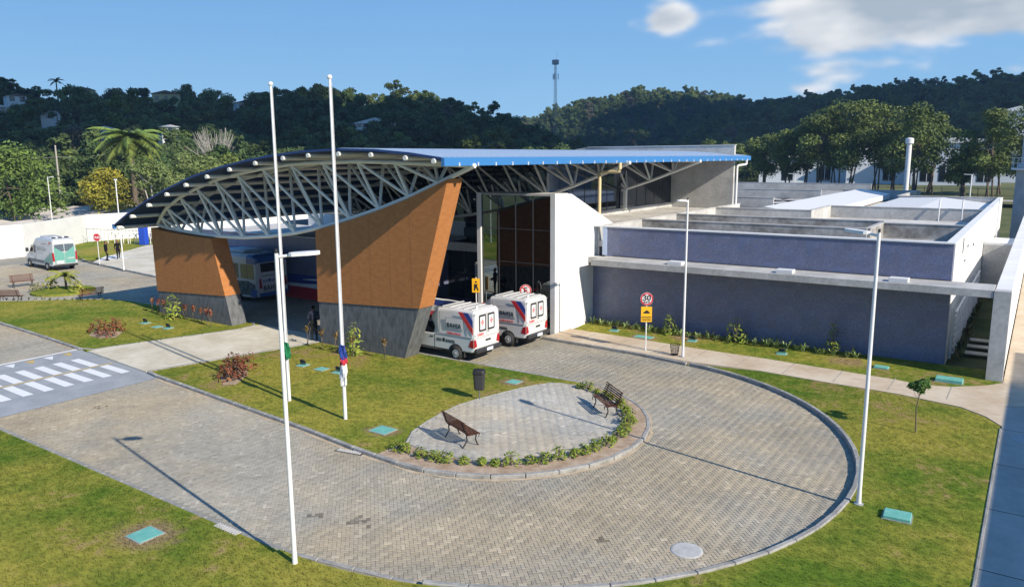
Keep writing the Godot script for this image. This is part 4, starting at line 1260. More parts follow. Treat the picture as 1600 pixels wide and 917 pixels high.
func bench(at: Vector3, face: Vector2, label: String) -> void:
	var t := thing("bench", label, "bench", at, atan2(face.x, face.y), "slatted benches")
	for s in [-.58, .58]:
		var b := MB.new()
		b.path([Vector3(s, .0, .27), Vector3(s, .06, .22), Vector3(s, .22, .16), Vector3(s, .38, .20), Vector3(s, .41, .0), Vector3(s, .38, -.16), Vector3(s, .22, -.14), Vector3(s, .06, -.26), Vector3(s, 0, -.30)], .022, .022, 6)
		b.path([Vector3(s, .40, .24), Vector3(s, .41, -.16), Vector3(s, .56, -.24), Vector3(s, .86, -.34)], .02, .018, 6)
		b.path([Vector3(s, .42, .26), Vector3(s, .36, .31), Vector3(s, .28, .27)], .02, .012, 6)
		put("leg", b, M.iron, t)
	for k in 5:
		var b := MB.new(); b.obox(Transform3D(Basis(), Vector3(0, .435, .22 - k * .088)), Vector3(1.5, .028, .058), .006); put("seat_slat", b, M.wood, t)
	for k in 6:
		var q := float(k) / 5
		var b := MB.new(); b.obox(Transform3D(Basis(Vector3.RIGHT, -.32), Vector3(0, .50 + q * .36, -.195 - q * .12)), Vector3(1.5, .042, .026), .006); put("back_slat", b, M.wood, t)

func flagpole(at: Vector3, label: String, h: float) -> void:
	var t := thing("flagpole", label, "flagpole", at, 0.0, "white flagpoles")
	var b := MB.new(); b.tube(Vector3.ZERO, Vector3(0, h, 0), .066, .045, 12); put("pole", b, M.pole, t)
	b = MB.new(); b.lathe([Vector2(0, 0), Vector2(.07, 0), Vector2(.09, .05), Vector2(.06, .12), Vector2(0, .14)], 10, Vector3(0, h, 0)); put("finial", b, M.pole, t)
	b = MB.new(); b.tube(Vector3(.12, 1.2, .02), Vector3(.08, h - .1, 0), .008, .008, 5); put("halyard", b, M.white, t)
func furled_flag(at: Vector3, cols: Array, label: String) -> void:
	var t := thing("furled_flag", label, "flag", at)
	var rng := RandomNumberGenerator.new(); rng.seed = int(absf(at.x * 100))
	var y := 0.0
	for k in cols.size():
		var b := MB.new()
		var rings := []
		var hh: float = cols[k][1]
		for j in 6:
			var rr := []
			var yy := y - hh * j / 5.0
			for q in 12:
				var a := TAU * q / 12
				var rad := (.13 + .05 * sin(a * 3 + k * 2 + j * .8) + rng.randf_range(-.015, .015)) * (1.0 - .25 * absf(j - 2.5) / 2.5)
				rr.append(Vector3(cos(a) * rad + .05, yy + .03 * sin(a + k), sin(a) * rad * .8 + .03))
			rings.append(rr)
		b.loft(rings)
		put("cloth_fold", b, cols[k][0], t)
		y -= hh * .8

func road_sign(at: Vector3, turn: float, label: String, h: float, kind: String) -> void:
	var t := thing("road_sign", label, "road sign", at, turn)
	var b := MB.new(); b.tube(Vector3.ZERO, Vector3(0, h, 0), .03, .03, 8); put("post", b, M.pole, t)
	if kind == "30" or kind == "E":
		var y := h - .3
		for q in [[.30, .02, M.white], [.29, .026, M.red], [.225, .032, M.white]]:
			b = MB.new(); b.tube(Vector3(0, y, .03), Vector3(0, y, .03 + q[1]), q[0], q[0], 28); put("sign_disc", b, q[2], t)
		if kind == "30":
			text(t, "number", "30", .26, Vector3(0, y + .05, .07), 0, M.black)
			text(t, "unit", "km/h", .08, Vector3(0, y - .14, .07), 0, M.black)
			b = MB.new(); b.box(Vector3(-.25, h - 1.38, .03), Vector3(.25, h - .66, .05)); put("warning_plate", b, M.yellow, t)
			b = MB.new(); b.prism(V2([-.14, 0, -.14, .07, -.07, .09, -.04, .14, .06, .14, .10, .08, .15, .06, .15, 0]), Transform3D(Basis(), Vector3(0, h - .98, .052)), .006); put("car_symbol", b, M.black, t)
			text(t, "plate_lettering", "ATENÇÃO", .07, Vector3(0, h - 1.16, .054), 0, M.black)
			text(t, "plate_lettering", "PEDESTRES", .06, Vector3(0, h - 1.28, .054), 0, M.black)
		else:
			text(t, "letter", "E", .30, Vector3(0, y, .07), 0, M.black)
			b = MB.new(); b.obox(Transform3D(Basis(Vector3(0, 0, 1), -PI / 4), Vector3(0, y, .075)), Vector3(.50, .05, .006)); put("slash", b, M.red, t)
	elif kind == "PARE":
		var p := PackedVector2Array()
		for k in 8:
			var a := TAU * (k + .5) / 8
			p.append(Vector2(cos(a), sin(a)) * .36)
		b = MB.new(); b.prism(p, Transform3D(Basis(), Vector3(0, h - .36, .03)), .015); put("sign_plate", b, M.white, t)
		for k in 8: p[k] *= .92
		b = MB.new(); b.prism(p, Transform3D(Basis(), Vector3(0, h - .36, .046)), .006); put("sign_face", b, M.red, t)
		text(t, "lettering", "PARE", .22, Vector3(0, h - .37, .056), 0, M.white)
	else:
		b = MB.new(); b.box(Vector3(-.21, h - .82, .03), Vector3(.21, h - .06, .05)); put("sign_plate", b, M.yellow, t)
		b = MB.new(); b.tube(Vector3(0, h - .25, .05), Vector3(0, h - .25, .06), .055, .055, 12); put("person_symbol", b, M.black, t)
		b = MB.new(); b.prism(V2([-.12, -.72, -.05, -.72, 0, -.55, .08, -.72, .15, -.72, .06, -.45, .12, -.36, -.1, -.36]), Transform3D(Basis(), Vector3(0, h, .052)), .006); put("person_symbol", b, M.black, t)

func cover(at: Vector3, s: Vector3, turn: float, label: String, flood := false) -> void:
	var t := thing("junction_box", ("small teal lid with floodlight " + label) if flood else label, "utility box", at, turn, "" if not flood else "floodlit lawn boxes")
	var b := MB.new(); b.obox(Transform3D(Basis(), Vector3(0, s.y * .5, 0)), s, .015); put("lid", b, M.teal, t)
	b = MB.new(); b.obox(Transform3D(Basis(), Vector3(0, .005, 0)), Vector3(s.x + .06, .03, s.z + .06)); put("rim", b, M.kerb, t)
	if flood:
		var f := thing("floodlight", "small black floodlight " + label, "floodlight", at + Vector3(0, s.y, 0), turn, "lawn floodlights")
		b = MB.new(); b.obox(Transform3D(Basis(Vector3.RIGHT, .5), Vector3(0, .14, 0)), Vector3(.26, .2, .08), .02); put("housing", b, M.black, f)
		b = MB.new(); b.path([Vector3(-.15, .14, 0), Vector3(-.15, .01, 0), Vector3(.15, .01, 0), Vector3(.15, .14, 0)], .012, .012, 5); put("bracket", b, M.black, f)

func make_objects() -> void:
	make_ambulance(Vector3(-19.75, 0, 9.85), deg_to_rad(-2.0), "white pickup ambulance parked beside the island lawn, fully in view")
	make_ambulance(Vector3(-19.35, 0, 6.35), deg_to_rad(-1.0), "white pickup ambulance parked close to the mirrored entrance glass")
	make_van(); make_bus()
	make_car(Vector3(-78.5, .11, -12.5), 1.2, mat(.35, .36, .38, .3), "grey car parked behind the bicycle hoops")
	# lamps
	lamp_post(Vector3(-.35, .10, 16.52), PI - .35, "white lamp post at rim of turning circle near teal box")
	lamp_post(Vector3(-10.21, .03, 26.67), .62, "white lamp post on lawn across the road from flagpoles")
	lamp_post(Vector3(-9.89, .11, 4.89), -PI / 2 - .1, "white lamp post on sidewalk beside the wire basket")
	lamp_post(Vector3(-59.2, .10, 3.42), PI - .5, "white lamp post on pavement by the two walking guards", 7.4)
	lamp_post(Vector3(-93.7, 0.1, -7.2), .3, "white lamp post behind the white perimeter wall", 7.1)
	lamp_post(Vector3(-46.0, .03, 38.0), -1.2, "white lamp post mirrored in the entrance glass")
	flagpole(Vector3(-19.74, .10, 18.95), "white flagpole carrying the furled green flag", 11.45)
	flagpole(Vector3(-16.44, .10, 19.24), "white flagpole carrying the furled blue, red and white flag", 11.45)
	var fg := mat(.005, .15, .055, .85)
	furled_flag(Vector3(-19.74, 2.35, 18.95), [[fg, .34], [fg, .36]], "furled green flag tied low on its pole")
	furled_flag(Vector3(-16.44, 2.75, 19.24), [[M.royal, .55], [mat(.45, .02, .04, .85), .28], [M.paint_white, .75]], "furled blue, red and white flag tied low on its pole")
	# benches
	bench(Vector3(-11.71, .125, 18.71), Vector2(.38, -.93), "slatted wooden bench on plaza with its back to the kerb road")
	bench(Vector3(-9.2, .125, 13.65), Vector2(-.65, .76), "slatted wooden bench on plaza facing the flagpoles")
	bench(Vector3(-57.9, .0, 11.7), Vector2(.97, .2), "slatted bench by the small lawn corner past the palm bed")
	bench(Vector3(-47.9, .0, 11.9), Vector2(-.99, -.1), "slatted bench between palm bed and the west lawn")
	bench(Vector3(-51.7, .0, 15.1), Vector2(-.6, -.8), "slatted bench at the planted edge of west lawn")
	# bins
	var t := thing("litter_bin", "black plastic litter bin on a steel post by the plaza", "litter bin", Vector3(-13.87, .10, 14.9), .5)
	var b := MB.new(); b.tube(Vector3.ZERO, Vector3(0, .6, 0), .03, .03, 8); put("post", b, M.chrome, t)
	b = MB.new(); b.loft([ring_y(.38, .17, .13), ring_y(.45, .19, .15), ring_y(.98, .22, .18), ring_y(1.0, .24, .20), ring_y(1.07, .24, .20)]); put("bucket", b, M.dark_metal, t)
	b = MB.new(); b.loft([ring_y(1.07, .235, .195), ring_y(1.15, .21, .17), ring_y(1.17, .14, .10)]); put("hood", b, M.black, t)
	b = MB.new(); b.box(Vector3(-.13, 1.0, .196), Vector3(.13, 1.08, .206)); put("slot", b, M.black, t)
	t = thing("wire_basket", "open wire litter basket beside the sidewalk lamp post", "litter bin", Vector3(-10.3, .11, 4.85))
	b = MB.new()
	for k in 14:
		var a := TAU * k / 14
		b.tube(Vector3(cos(a) * .15, .05, sin(a) * .15), Vector3(cos(a) * .21, .52, sin(a) * .21), .009, .009, 5)
	for q in [[.15, .05], [.175, .22], [.195, .38], [.21, .52]]:
		for k in 20:
			var a := TAU * k / 20
			var a2 := TAU * (k + 1) / 20
			b.tube(Vector3(cos(a) * q[0], q[1], sin(a) * q[0]), Vector3(cos(a2) * q[0], q[1], sin(a2) * q[0]), .011, .011, 5, false)
	put("mesh_wall", b, M.iron, t)
	b = MB.new(); b.lathe([Vector2(0, .04), Vector2(.15, .04), Vector2(.15, .06), Vector2(0, .06)], 16); put("base", b, M.iron, t)
	# signs
	road_sign(Vector3(-11.79, .11, 4.74), .55, "round 30 speed sign over yellow plate on the sidewalk", 2.75, "30")
	road_sign(Vector3(-18.6, .02, 4.6), .6, "round crossed E no parking sign before the mirrored glass", 2.60, "E")
	road_sign(Vector3(-21.9, .02, 4.45), .5, "yellow pedestrian warning plate beside the glass entrance post", 2.68, "walk")
	road_sign(Vector3(-64.4, .10, 2.7), .55, "red octagonal PARE sign near the green backed van", 2.75, "PARE")
	# lawn boxes
	cover(Vector3(-14.4, .03, 27.75), Vector3(.62, .03, .62), .0, "flat teal lid in bare turf on the front lawn")
	cover(Vector3(-14.55, .10, 19.35), Vector3(.70, .025, .60), .0, "flat teal lid between the flagpoles and the plaza")
	cover(Vector3(-14.05, .10, 12.34), Vector3(.5, .025, .5), .0, "flat teal lid between litter bin and ambulances")
	cover(Vector3(.60, .10, 16.8), Vector3(.62, .10, .5), .06, "raised teal box beside lamp post at turning circle")
	cover(Vector3(.46, .10, 2.75), Vector3(.95, .14, .55), .0, "raised teal box near the white garden wall pier")
	cover(Vector3(-2.13, .10, 2.06), Vector3(.55, .08, .4), .0, "small teal box under the dark mosaic end")
	cover(Vector3(-13.01, .10, 2.3), Vector3(.9, .03, .5), .0, "broad flat teal lid behind the 30 speed sign")
	for q in [[-6.32, 1.94, "midway along the mosaic wall"], [-10.67, 1.78, "behind the sidewalk lamp post"], [-14.91, 1.8, "near the white wedge wall"], [-37.66, 14.16, "farther from the walkway by the smaller pylon"], [-35.34, 14.22, "between smaller pylon and the walkway"], [-23.25, 15.31, "before the larger pylon beside the walkway"], [-21.08, 15.24, "before the larger pylon beside a flagpole"]]:
		cover(Vector3(q[0], .10, q[1]), Vector3(.42, .04, .42), .1, q[2], true)
	cover(Vector3(-36.14, .10, 14.36), Vector3(.45, .03, .45), .0, "small bare teal lid before the smaller clad pylon")
	cover(Vector3(-22.08, .10, 15.29), Vector3(.5, .03, .45), .0, "small bare teal lid before the larger clad pylon")
	t = thing("manhole_cover", "round pale concrete manhole cover in the pavers", "manhole cover", Vector3(-3.2, 0, 21.1))
	b = MB.new(); b.lathe([Vector2(0, .022), Vector2(.33, .022), Vector2(.37, .012), Vector2(.37, -.02)], 28); put("lid", b, M.gray_plaster, t)
	t = thing("manhole_cover", "round pale manhole cover on the shaded grey path", "manhole cover", Vector3(3.25, .105, 8.7))
	b = MB.new(); b.lathe([Vector2(0, .02), Vector2(.5, .02), Vector2(.55, .008), Vector2(.55, -.02)], 28); put("lid", b, M.gray_plaster, t)
	for q in [[Vector3(-14.3, .0, 20.98), .18, "drain grate in the kerb below flagpoles"], [Vector3(-13.0, .015, 26.28), .0, "drain grate at the flush front lawn edge"]]:
		t = thing("drain_grate", q[2], "drain", q[0], q[1])
		for k in 9:
			b = MB.new(); b.box(Vector3(-.42 + k * .1, .0, .08), Vector3(-.36 + k * .1, .035, .26)); put("bar", b, M.gray_plaster, t)
		b = MB.new(); b.box(Vector3(-.48, -.01, .06), Vector3(.52, .012, .28)); put("sump", b, M.black, t)
	# west side: hoops, totem, fence, walls
	for k in 6:
		t = thing("bicycle_hoop", "white tubular bicycle hoop beside the blue totem", "bicycle rack", Vector3(-81.0 + k * .85, .10, -7.4 - k * .28), .75, "bicycle hoops")
		b = MB.new()
		var pts := [Vector3(-.45, 0, 0)]
		for j in 9:
			var a := PI - PI * j / 8
			pts.append(Vector3(cos(a) * .45, .65 + sin(a) * .45, 0))
		pts.append(Vector3(.45, 0, 0))
		b.path(pts, .045, .045, 8); put("hoop", b, M.pole, t)
	t = thing("information_totem", "royal blue square totem by the bicycle hoops", "totem", Vector3(-76.3, .10, -8.3), .4)
	b = MB.new(); b.box(Vector3(-.4, 0, -.3), Vector3(.4, 2.2, .3), .03); put("column", b, mat(.01, .06, .45, .4), t)
	b = MB.new(); b.box(Vector3(-.25, 2.2, -.2), Vector3(.25, 2.6, .2), .02); put("cap", b, mat(.2, .4, .7, .4), t)
	var wl := [[-77.1, 40.0], [-77.1, 14.0], [-77.2, 3.2], [-79.9, -.3], [-85.0, -6.8], [-83.9, -14.0], [-82.2, -40.0]]
	t = thing("perimeter_wall", "long white perimeter wall behind the silver van", "wall")
	for k in wl.size() - 1:
		var a := Vector3(wl[k][0], 0, wl[k][1])
		var c := Vector3(wl[k + 1][0], 0, wl[k + 1][1])
		var L := (c - a).length()
		var n := maxi(1, int(round(L / 3.5)))
		for j in n:
			var p := a.lerp(c, (j + .5) / n)
			var o := MB.new(); o.obox(Transform3D(Basis(Vector3.UP, -atan2(c.z - a.z, c.x - a.x)), Vector3(p.x, 1.55, p.z)), Vector3(L / n - .02, 3.1, .16)); put("wall_panel", o, M.plaster, t)
			o = MB.new(); o.obox(Transform3D(Basis(Vector3.UP, -atan2(c.z - a.z, c.x - a.x)), Vector3(p.x, .3, p.z)), Vector3(L / n, .6, .22)); put("footing", o, M.plaster, t)
	t = thing("railing", "dark thin bar railing before the perimeter wall", "fence")
	b = MB.new()
	for k in 26:
		var p := Vector3(-82.8 + k * .32, .1, -5.6 - k * .22)
		var o := MB.new(); o.tube(p, p + Vector3(0, 1.7 - k * .02, 0), .018, .018, 5); put("bar", o, M.iron, t)
	b.tube(Vector3(-82.8, 1.75, -5.6), Vector3(-74.8, 1.25, -11.1), .025, .025, 5); put("top_rail", b, M.iron, t)
func ring_y(y: float, w: float, d: float) -> Array:
	var p := []
	for k in 20:
		var a := TAU * k / 20
		var q := Vector2(signf(cos(a)) * pow(absf(cos(a)), .5) * w, signf(sin(a)) * pow(absf(sin(a)), .5) * d)
		p.append(Vector3(q.x, y, q.y))
	return p
# ------------------------------------------------------------------ vegetation
func leaf(m: MB, p: Vector3, nn: Vector3, along: Vector3, s: float, w: float) -> void:
	var side := along.cross(nn).normalized() * s * w
	var tip := p + along * s
	var back := p - along * s
	var sag := nn * s * .18
	var n1 := (nn + side.normalized() * .35).normalized()
	var n2 := (nn - side.normalized() * .35).normalized()
	m.tri(back, p + side - sag, tip, n1)
	m.tri(back, tip, p - side - sag, n2)
func rnd_dir(rng: RandomNumberGenerator) -> Vector3:
	var z := rng.randf_range(-1, 1)
	var a := rng.randf() * TAU
	var r := sqrt(1 - z * z)
	return Vector3(r * cos(a), z, r * sin(a))
func cloud_of_leaves(m: MB, lobes: Array, count: int, s: float, cols: Array, rng: RandomNumberGenerator, w := .45) -> void:
	var tot := 0.0
	for l in lobes: tot += l[1].x * l[1].y
	for l in lobes:
		var n := int(count * l[1].x * l[1].y / tot)
		var tone := rng.randf_range(.82, 1.18)
		var pick := rng.randf()
		var lc: Color = cols[0].lerp(cols[1], pick)
		for k in n:
			var d := rnd_dir(rng)
			if d.y < -.35 and rng.randf() < .6: d.y = -d.y
			var r := .5 + .62 * rng.randf()
			var p: Vector3 = l[0] + Vector3(d.x * l[1].x, d.y * l[1].y, d.z * l[1].x) * r
			var nn := (d * .7 + rnd_dir(rng) * .75 + Vector3(0, .35, 0)).normalized()
			var al := nn.cross(rnd_dir(rng)).normalized()
			m.col = lc.lerp(cols[2] if rng.randf() < .5 else cols[0], rng.randf() * .5) * tone * rng.randf_range(.75, 1.25)
			leaf(m, p, nn, al, s * rng.randf_range(.6, 1.25), w)
	m.col = Color(1, 1, 1)
func lobes_for(rng: RandomNumberGenerator, r: float, y0: float, y1: float, n: int, shape: String) -> Array:
	var out := []
	for k in n:
		var q := rng.randf()
		var y := lerpf(y0, y1, q)
		var lim := 1.0
		if shape == "dome": lim = sqrt(maxf(0.05, 1.0 - q * q))
		elif shape == "oval": lim = sqrt(maxf(.08, 1.0 - pow(2.0 * q - 1.0, 2)))
		elif shape == "flat": lim = .6 + .4 * sin(q * PI)
		var a := rng.randf() * TAU
		var rr := r * lim * sqrt(rng.randf()) * .82
		var lr := r * rng.randf_range(.24, .42)
		out.append([Vector3(cos(a) * rr, y, sin(a) * rr), Vector3(lr, lr * rng.randf_range(.55, .85), lr)])
	return out
func tree(called: String, label: String, at: Vector3, h: float, r: float, base: float, nl: int, leaves: int, s: float, cols: Array, shape: String, sd: int, group := "", bark: Material = null, stems := 1, trunk_r := .16) -> Node3D:
	var rng := RandomNumberGenerator.new(); rng.seed = sd
	var t := thing(called, label, "tree", at, 0.0, group)
	var lb := lobes_for(rng, r, base + r * .2, h - r * .3, nl, shape)
	var m := MB.new()
	cloud_of_leaves(m, lb, leaves, s, cols, rng)
	put("crown", m, M.leaf, t)
	var b := MB.new()
	for k in stems:
		var off := Vector3(rng.randf_range(-.4, .4), 0, rng.randf_range(-.4, .4)) * (stems - 1)
		var top := Vector3(rng.randf_range(-.2, .2) * r, lerpf(base, h, .5), rng.randf_range(-.2, .2) * r)
		var mid := off.lerp(top, .5) + Vector3(rng.randf_range(-.3, .3), 0, rng.randf_range(-.3, .3))
		b.path([off, mid, top], trunk_r, trunk_r * .5, 8)
		for j in mini(lb.size(), 9):
			if j % stems != k: continue
			var q := rng.randf_range(.45, .95)
			var p0 := mid.lerp(top, q)
			var e: Vector3 = lb[j][0]
			b.path([p0, p0.lerp(e, .5) + Vector3(0, -.15, 0), e], trunk_r * .42, trunk_r * .12, 6)
	put("trunk", b, bark if bark else M.bark, t)
	return t
func frond(m: MB, root: Vector3, dir: Vector3, L: float, droop: float, lw: float, rng: RandomNumberGenerator, c0: Color) -> void:
	var p := root
	var d := dir
	var n := 12
	m.col = c0 * .8
	for k in n:
		var q := p + d * (L / n)
		m.tube(p, q, .035 * (1.0 - k * .07) * L / 4.0, .035 * (1.0 - (k + 1) * .07) * L / 4.0, 4, false)
		var side := d.cross(Vector3.UP).normalized()
		for s in [-1.0, 1.0]:
			for e in 3:
				var o := p.lerp(q, e / 3.0)
				var t := (k + e / 3.0) / n
				var ll := lw * sin(PI * clampf(t * .9 + .12, 0, 1)) * rng.randf_range(.8, 1.15)
				var ld: Vector3 = (side * s * 1.0 + d * .55 + Vector3(0, -.25 - t * .35, 0)).normalized()
				var tip: Vector3 = o + ld * ll
				var wv := d * .085 * L / 4.0
				m.col = c0 * rng.randf_range(.7, 1.25)
				m.tri(o - wv, o + wv, tip, (Vector3.UP + side * s * .4 + rnd_dir(rng) * .3).normalized())
		d = (d + Vector3(0, -droop / n, 0)).normalized()
		p = q
func palm(called: String, label: String, at: Vector3, h: float, L: float, nf: int, sd: int, c0: Color, trunk_r := .2) -> void:
	var rng := RandomNumberGenerator.new(); rng.seed = sd
	var t := thing(called, label, "palm tree", at)
	var b := MB.new(); b.path([Vector3.ZERO, Vector3(.1, h * .5, .05), Vector3(.15, h, .1)], trunk_r * 1.2, trunk_r * .9, 10); put("trunk", b, M.bark, t)
	for k in nf:
		var a := k * 2.39996 + rng.randf_range(-.2, .2)
		var up := lerpf(1.5, -.15, float(k) / nf)
		var m := MB.new()
		frond(m, Vector3(.15, h, .1), Vector3(cos(a), up, sin(a)).normalized(), L * rng.randf_range(.85, 1.08), rng.randf_range(1.5, 2.2), L * .24, rng, c0.lerp(Color(.16, .15, .04), .5 * float(k) / nf))
		put("frond", m, M.leaf, t)
func shrub(called: String, label: String, at: Vector3, r: float, h: float, n: int, s: float, cols: Array, sd: int, group: String, cat := "shrub") -> void:
	var rng := RandomNumberGenerator.new(); rng.seed = sd
	var t := thing(called, label, cat, at, 0.0, group)
	var m := MB.new()
	for k in 7:
		var a := rng.randf() * TAU
		var e := Vector3(cos(a) * r * .6 * rng.randf(), h * rng.randf_range(.6, .95), sin(a) * r * .6 * rng.randf())
		m.tube(Vector3(0, 0, 0), e, .012, .006, 5, false)
	put("stems", m, M.bark, t)
	m = MB.new()
	for k in n:
		var d := rnd_dir(rng); d.y = absf(d.y)
		var p := Vector3(d.x * r, .06 + d.y * h, d.z * r) * Vector3(1, 1, 1) * (.45 + .55 * sqrt(rng.randf()))
		var nn := (d * .8 + rnd_dir(rng) * .6 + Vector3(0, .5, 0)).normalized()
		m.col = cols[0].lerp(cols[1], rng.randf()) * rng.randf_range(.75, 1.25)
		leaf(m, p, nn, (d + Vector3(0, .6, 0) + rnd_dir(rng) * .5).normalized().cross(nn).cross(nn).normalized(), s * rng.randf_range(.7, 1.25), .38)
	put("foliage", m, M.leaf, t)
func spiky(called: String, label: String, at: Vector3, h: float, stem: float, n: int, cols: Array, sd: int, group: String) -> void:
	# upright plant: thin cane with a rosette of long narrow leaves (stem = 0: a tuft of blades)
	var rng := RandomNumberGenerator.new(); rng.seed = sd
	var t := thing(called, label, "plant", at, 0.0, group)
	if stem > 0:
		var b := MB.new()
		for k in 2:
			b.tube(Vector3.ZERO, Vector3(rng.randf_range(-.15, .15), stem * (1.0 - k * .3), rng.randf_range(-.15, .15)), .016, .012, 6)
		put("cane", b, M.bark, t)
	var m := MB.new()
	for k in n:
		var a := rng.randf() * TAU
		var base := Vector3(rng.randf_range(-.05, .05), stem * rng.randf_range(.7, 1.0), rng.randf_range(-.05, .05))
		var L := h * rng.randf_range(.6, 1.1)
		var out := Vector3(cos(a), 0, sin(a))
		var tip := base + out * L * rng.randf_range(.3, .75) + Vector3(0, L * rng.randf_range(.4, .9), 0)
		var sd2 := Vector3(-sin(a), 0, cos(a)) * .028
		var mid := base.lerp(tip, .5) + Vector3(0, L * .12, 0)
		m.col = cols[0].lerp(cols[1], rng.randf()) * rng.randf_range(.8, 1.2)
		m.face(base - sd2 * .6, base + sd2 * .6, mid + sd2, mid - sd2, Vector3.UP + out)
		m.tri(mid - sd2, mid + sd2, tip, (Vector3.UP + out * .6).normalized())
	put("blades", m, M.leaf, t)

func make_plants() -> void:
	var rng := RandomNumberGenerator.new(); rng.seed = 55
	var yg := [Color(.22, .24, .03), Color(.10, .17, .02)]
	# plaza border
	for k in 30:
		var a := deg_to_rad(lerpf(102, -82, (k + rng.randf_range(-.3, .3)) / 29.0))
		var gap := 4.42
		var sz := rng.randf_range(.16, .34)
		if k > 21: sz *= .8
		shrub("border_shrub", "low yellow green shrub in soil ring around the plaza", Vector3(-12.1 + cos(a) * gap, .11, 16 + sin(a) * gap), sz, sz * rng.randf_range(.9, 1.6), 70, .075, yg, 1000 + k, "plaza border shrubs")
	# red leaved beds
	var red := [Color(.16, .045, .025), Color(.22, .09, .04)]
	for q in [[-37.4, 16.9, 0, "red leaved shrub bunch on west lawn"], [-36.2, 17.1, 1, ""], [-36.9, 16.2, 2, ""]]:
		shrub("red_shrub", "rust red shrub on the west lawn before the smaller pylon", Vector3(q[0], .10, q[1]), .55, .8, 70, .13, red, 1100 + q[2], "red shrubs on west lawn")
	for q in [[-25.1, 17.6, 0], [-24.3, 18.0, 1], [-24.0, 18.5, 2], [-24.8, 17.1, 3]]:
		shrub("red_shrub", "rust red shrub on island lawn beside the walkway", Vector3(q[0], .10, q[1]), .55, .8, 70, .13, red, 1110 + q[2], "red shrubs beside the walkway")
	var so := MB.new(); so.sheet(V2([-25.9, 17.2, -25.2, 16.8, -24.0, 17.6, -23.2, 18.8, -23.6, 19.1, -24.6, 18.5]), .112); structure("bed_soil", so, M.soil)
	so = MB.new(); so.sheet(V2([-38.1, 16.7, -36.6, 16.0, -35.6, 16.9, -36.0, 17.5, -37.2, 17.5]), .112); structure("bed_soil", so, M.soil)
	# canes at the pylons
	var pink := [Color(.30, .07, .05), Color(.22, .13, .06)]
	for q in [[-40.1, 12.25], [-39.4, 12.3], [-38.7, 12.4], [-36.6, 12.35], [-35.7, 12.4], [-34.9, 12.5], [-34.3, 12.55], [-33.7, 12.7]]:
		spiky("cordyline", "pink leaved cane plant at foot of the smaller pylon", Vector3(q[0], .10, q[1]), .42, .75, 22, pink, int(absf(q[0] * 77)), "cane plants by the smaller pylon")
	for q in [[-26.1, 12.6], [-24.7, 12.9], [-23.6, 13.0], [-22.4, 13.15], [-20.9, 12.6]]:
		spiky("cordyline", "straw coloured cane plant at foot of the larger pylon", Vector3(q[0], .10, q[1]), .40, .85, 20, [Color(.26, .15, .06), Color(.20, .17, .06)], int(absf(q[0] * 91)), "cane plants by the larger pylon")
	shrub("variegated_shrub", "tall pale yellow green shrub at the smaller pylon", Vector3(-37.4, .10, 12.6), .5, 1.5, 130, .13, [Color(.36, .38, .06), Color(.16, .24, .03)], 1201, "")
	shrub("variegated_shrub", "tall pale yellow green shrub at the larger pylon", Vector3(-22.7, .10, 12.75), .45, 1.5, 130, .13, [Color(.34, .36, .06), Color(.15, .22, .03)], 1202, "")
	# wall strip
	for k in 30:
		var x := -16.6 + k * .46 + rng.randf_range(-.12, .12)
		spiky("agapanthus", "tuft of green strap leaves at foot of mosaic wall", Vector3(x, .10, rng.randf_range(.75, 1.15)), rng.randf_range(.45, .75), 0.0, 18, [Color(.17, .25, .08), Color(.34, .40, .16)], 1300 + k, "strap leaf tufts along mosaic wall")
	shrub("young_shrub", "yellow green bushy shrub on mosaic strip near the 30 sign", Vector3(-12.2, .10, 1.0), .42, 1.0, 110, .11, yg, 1401, "")
	shrub("young_shrub", "yellow green shrub on mosaic strip past the sidewalk lamp", Vector3(-8.8, .10, .95), .5, 1.35, 120, .11, yg, 1402, "")
	shrub("young_shrub", "slim yellow green shrub on mosaic strip under ledge light", Vector3(-4.4, .10, .7), .36, 1.45, 90, .11, yg, 1403, "")
	for k in 26:
		spiky("side_plant", "brown and green strap plant along annex slatted screen", Vector3(.42 + rng.randf_range(-.08, .12), .10, -1.0 - k * .55), .6, .2, 14, [Color(.16, .10, .05), Color(.07, .13, .03)], 1450 + k, "strap plants along the screen")
	tree("young_tree", "thin young tree with a small dark crown on east lawn", Vector3(.15, .10, 9.9), 1.85, .42, 1.4, 6, 420, .10, [Color(.05, .10, .02), Color(.09, .16, .03), Color(.06, .12, .02)], "flat", 1501, "", M.bark, 1, .025)
	# west plaza edge and palm bed
	for k in 18:
		spiky("edge_plant", "small sprout along the west lawn edge", Vector3(-46.9 - k * .42, .08, 11.7 + k * .26), .28, .0, 9, [Color(.16, .16, .05), Color(.10, .14, .03)], 1600 + k, "sprouts along west lawn edge")
	palm("small_palm", "little yellow green palm on the round bed", Vector3(-53.4, .14, 10.8), .9, 1.5, 11, 1701, Color(.30, .32, .04), .07)
	shrub("bed_shrub", "yellow shrub leaning on the round bed beside little palm", Vector3(-54.6, .14, 11.3), .55, 1.0, 110, .12, [Color(.34, .33, .05), Color(.18, .22, .03)], 1702, "")
	shrub("bed_shrub", "yellow shrub on the round bed by the bench", Vector3(-51.4, .14, 11.0), .45, .85, 90, .12, [Color(.34, .33, .05), Color(.18, .22, .03)], 1703, "")
	shrub("bed_shrub", "low olive shrub at the rim of the round bed", Vector3(-54.4, .14, 12.3), .5, .5, 90, .10, [Color(.18, .18, .04), Color(.12, .15, .03)], 1704, "")
	# row mirrored in the glass
	for k in 16:
		spiky("hedge_plant", "yellow strap plant in a row on the far front lawn", Vector3(-58.0 + k * 1.0, .03, 44.0 - k * .35), .9, .2, 22, [Color(.30, .26, .04), Color(.14, .18, .03)], 1750 + k, "far front lawn row")

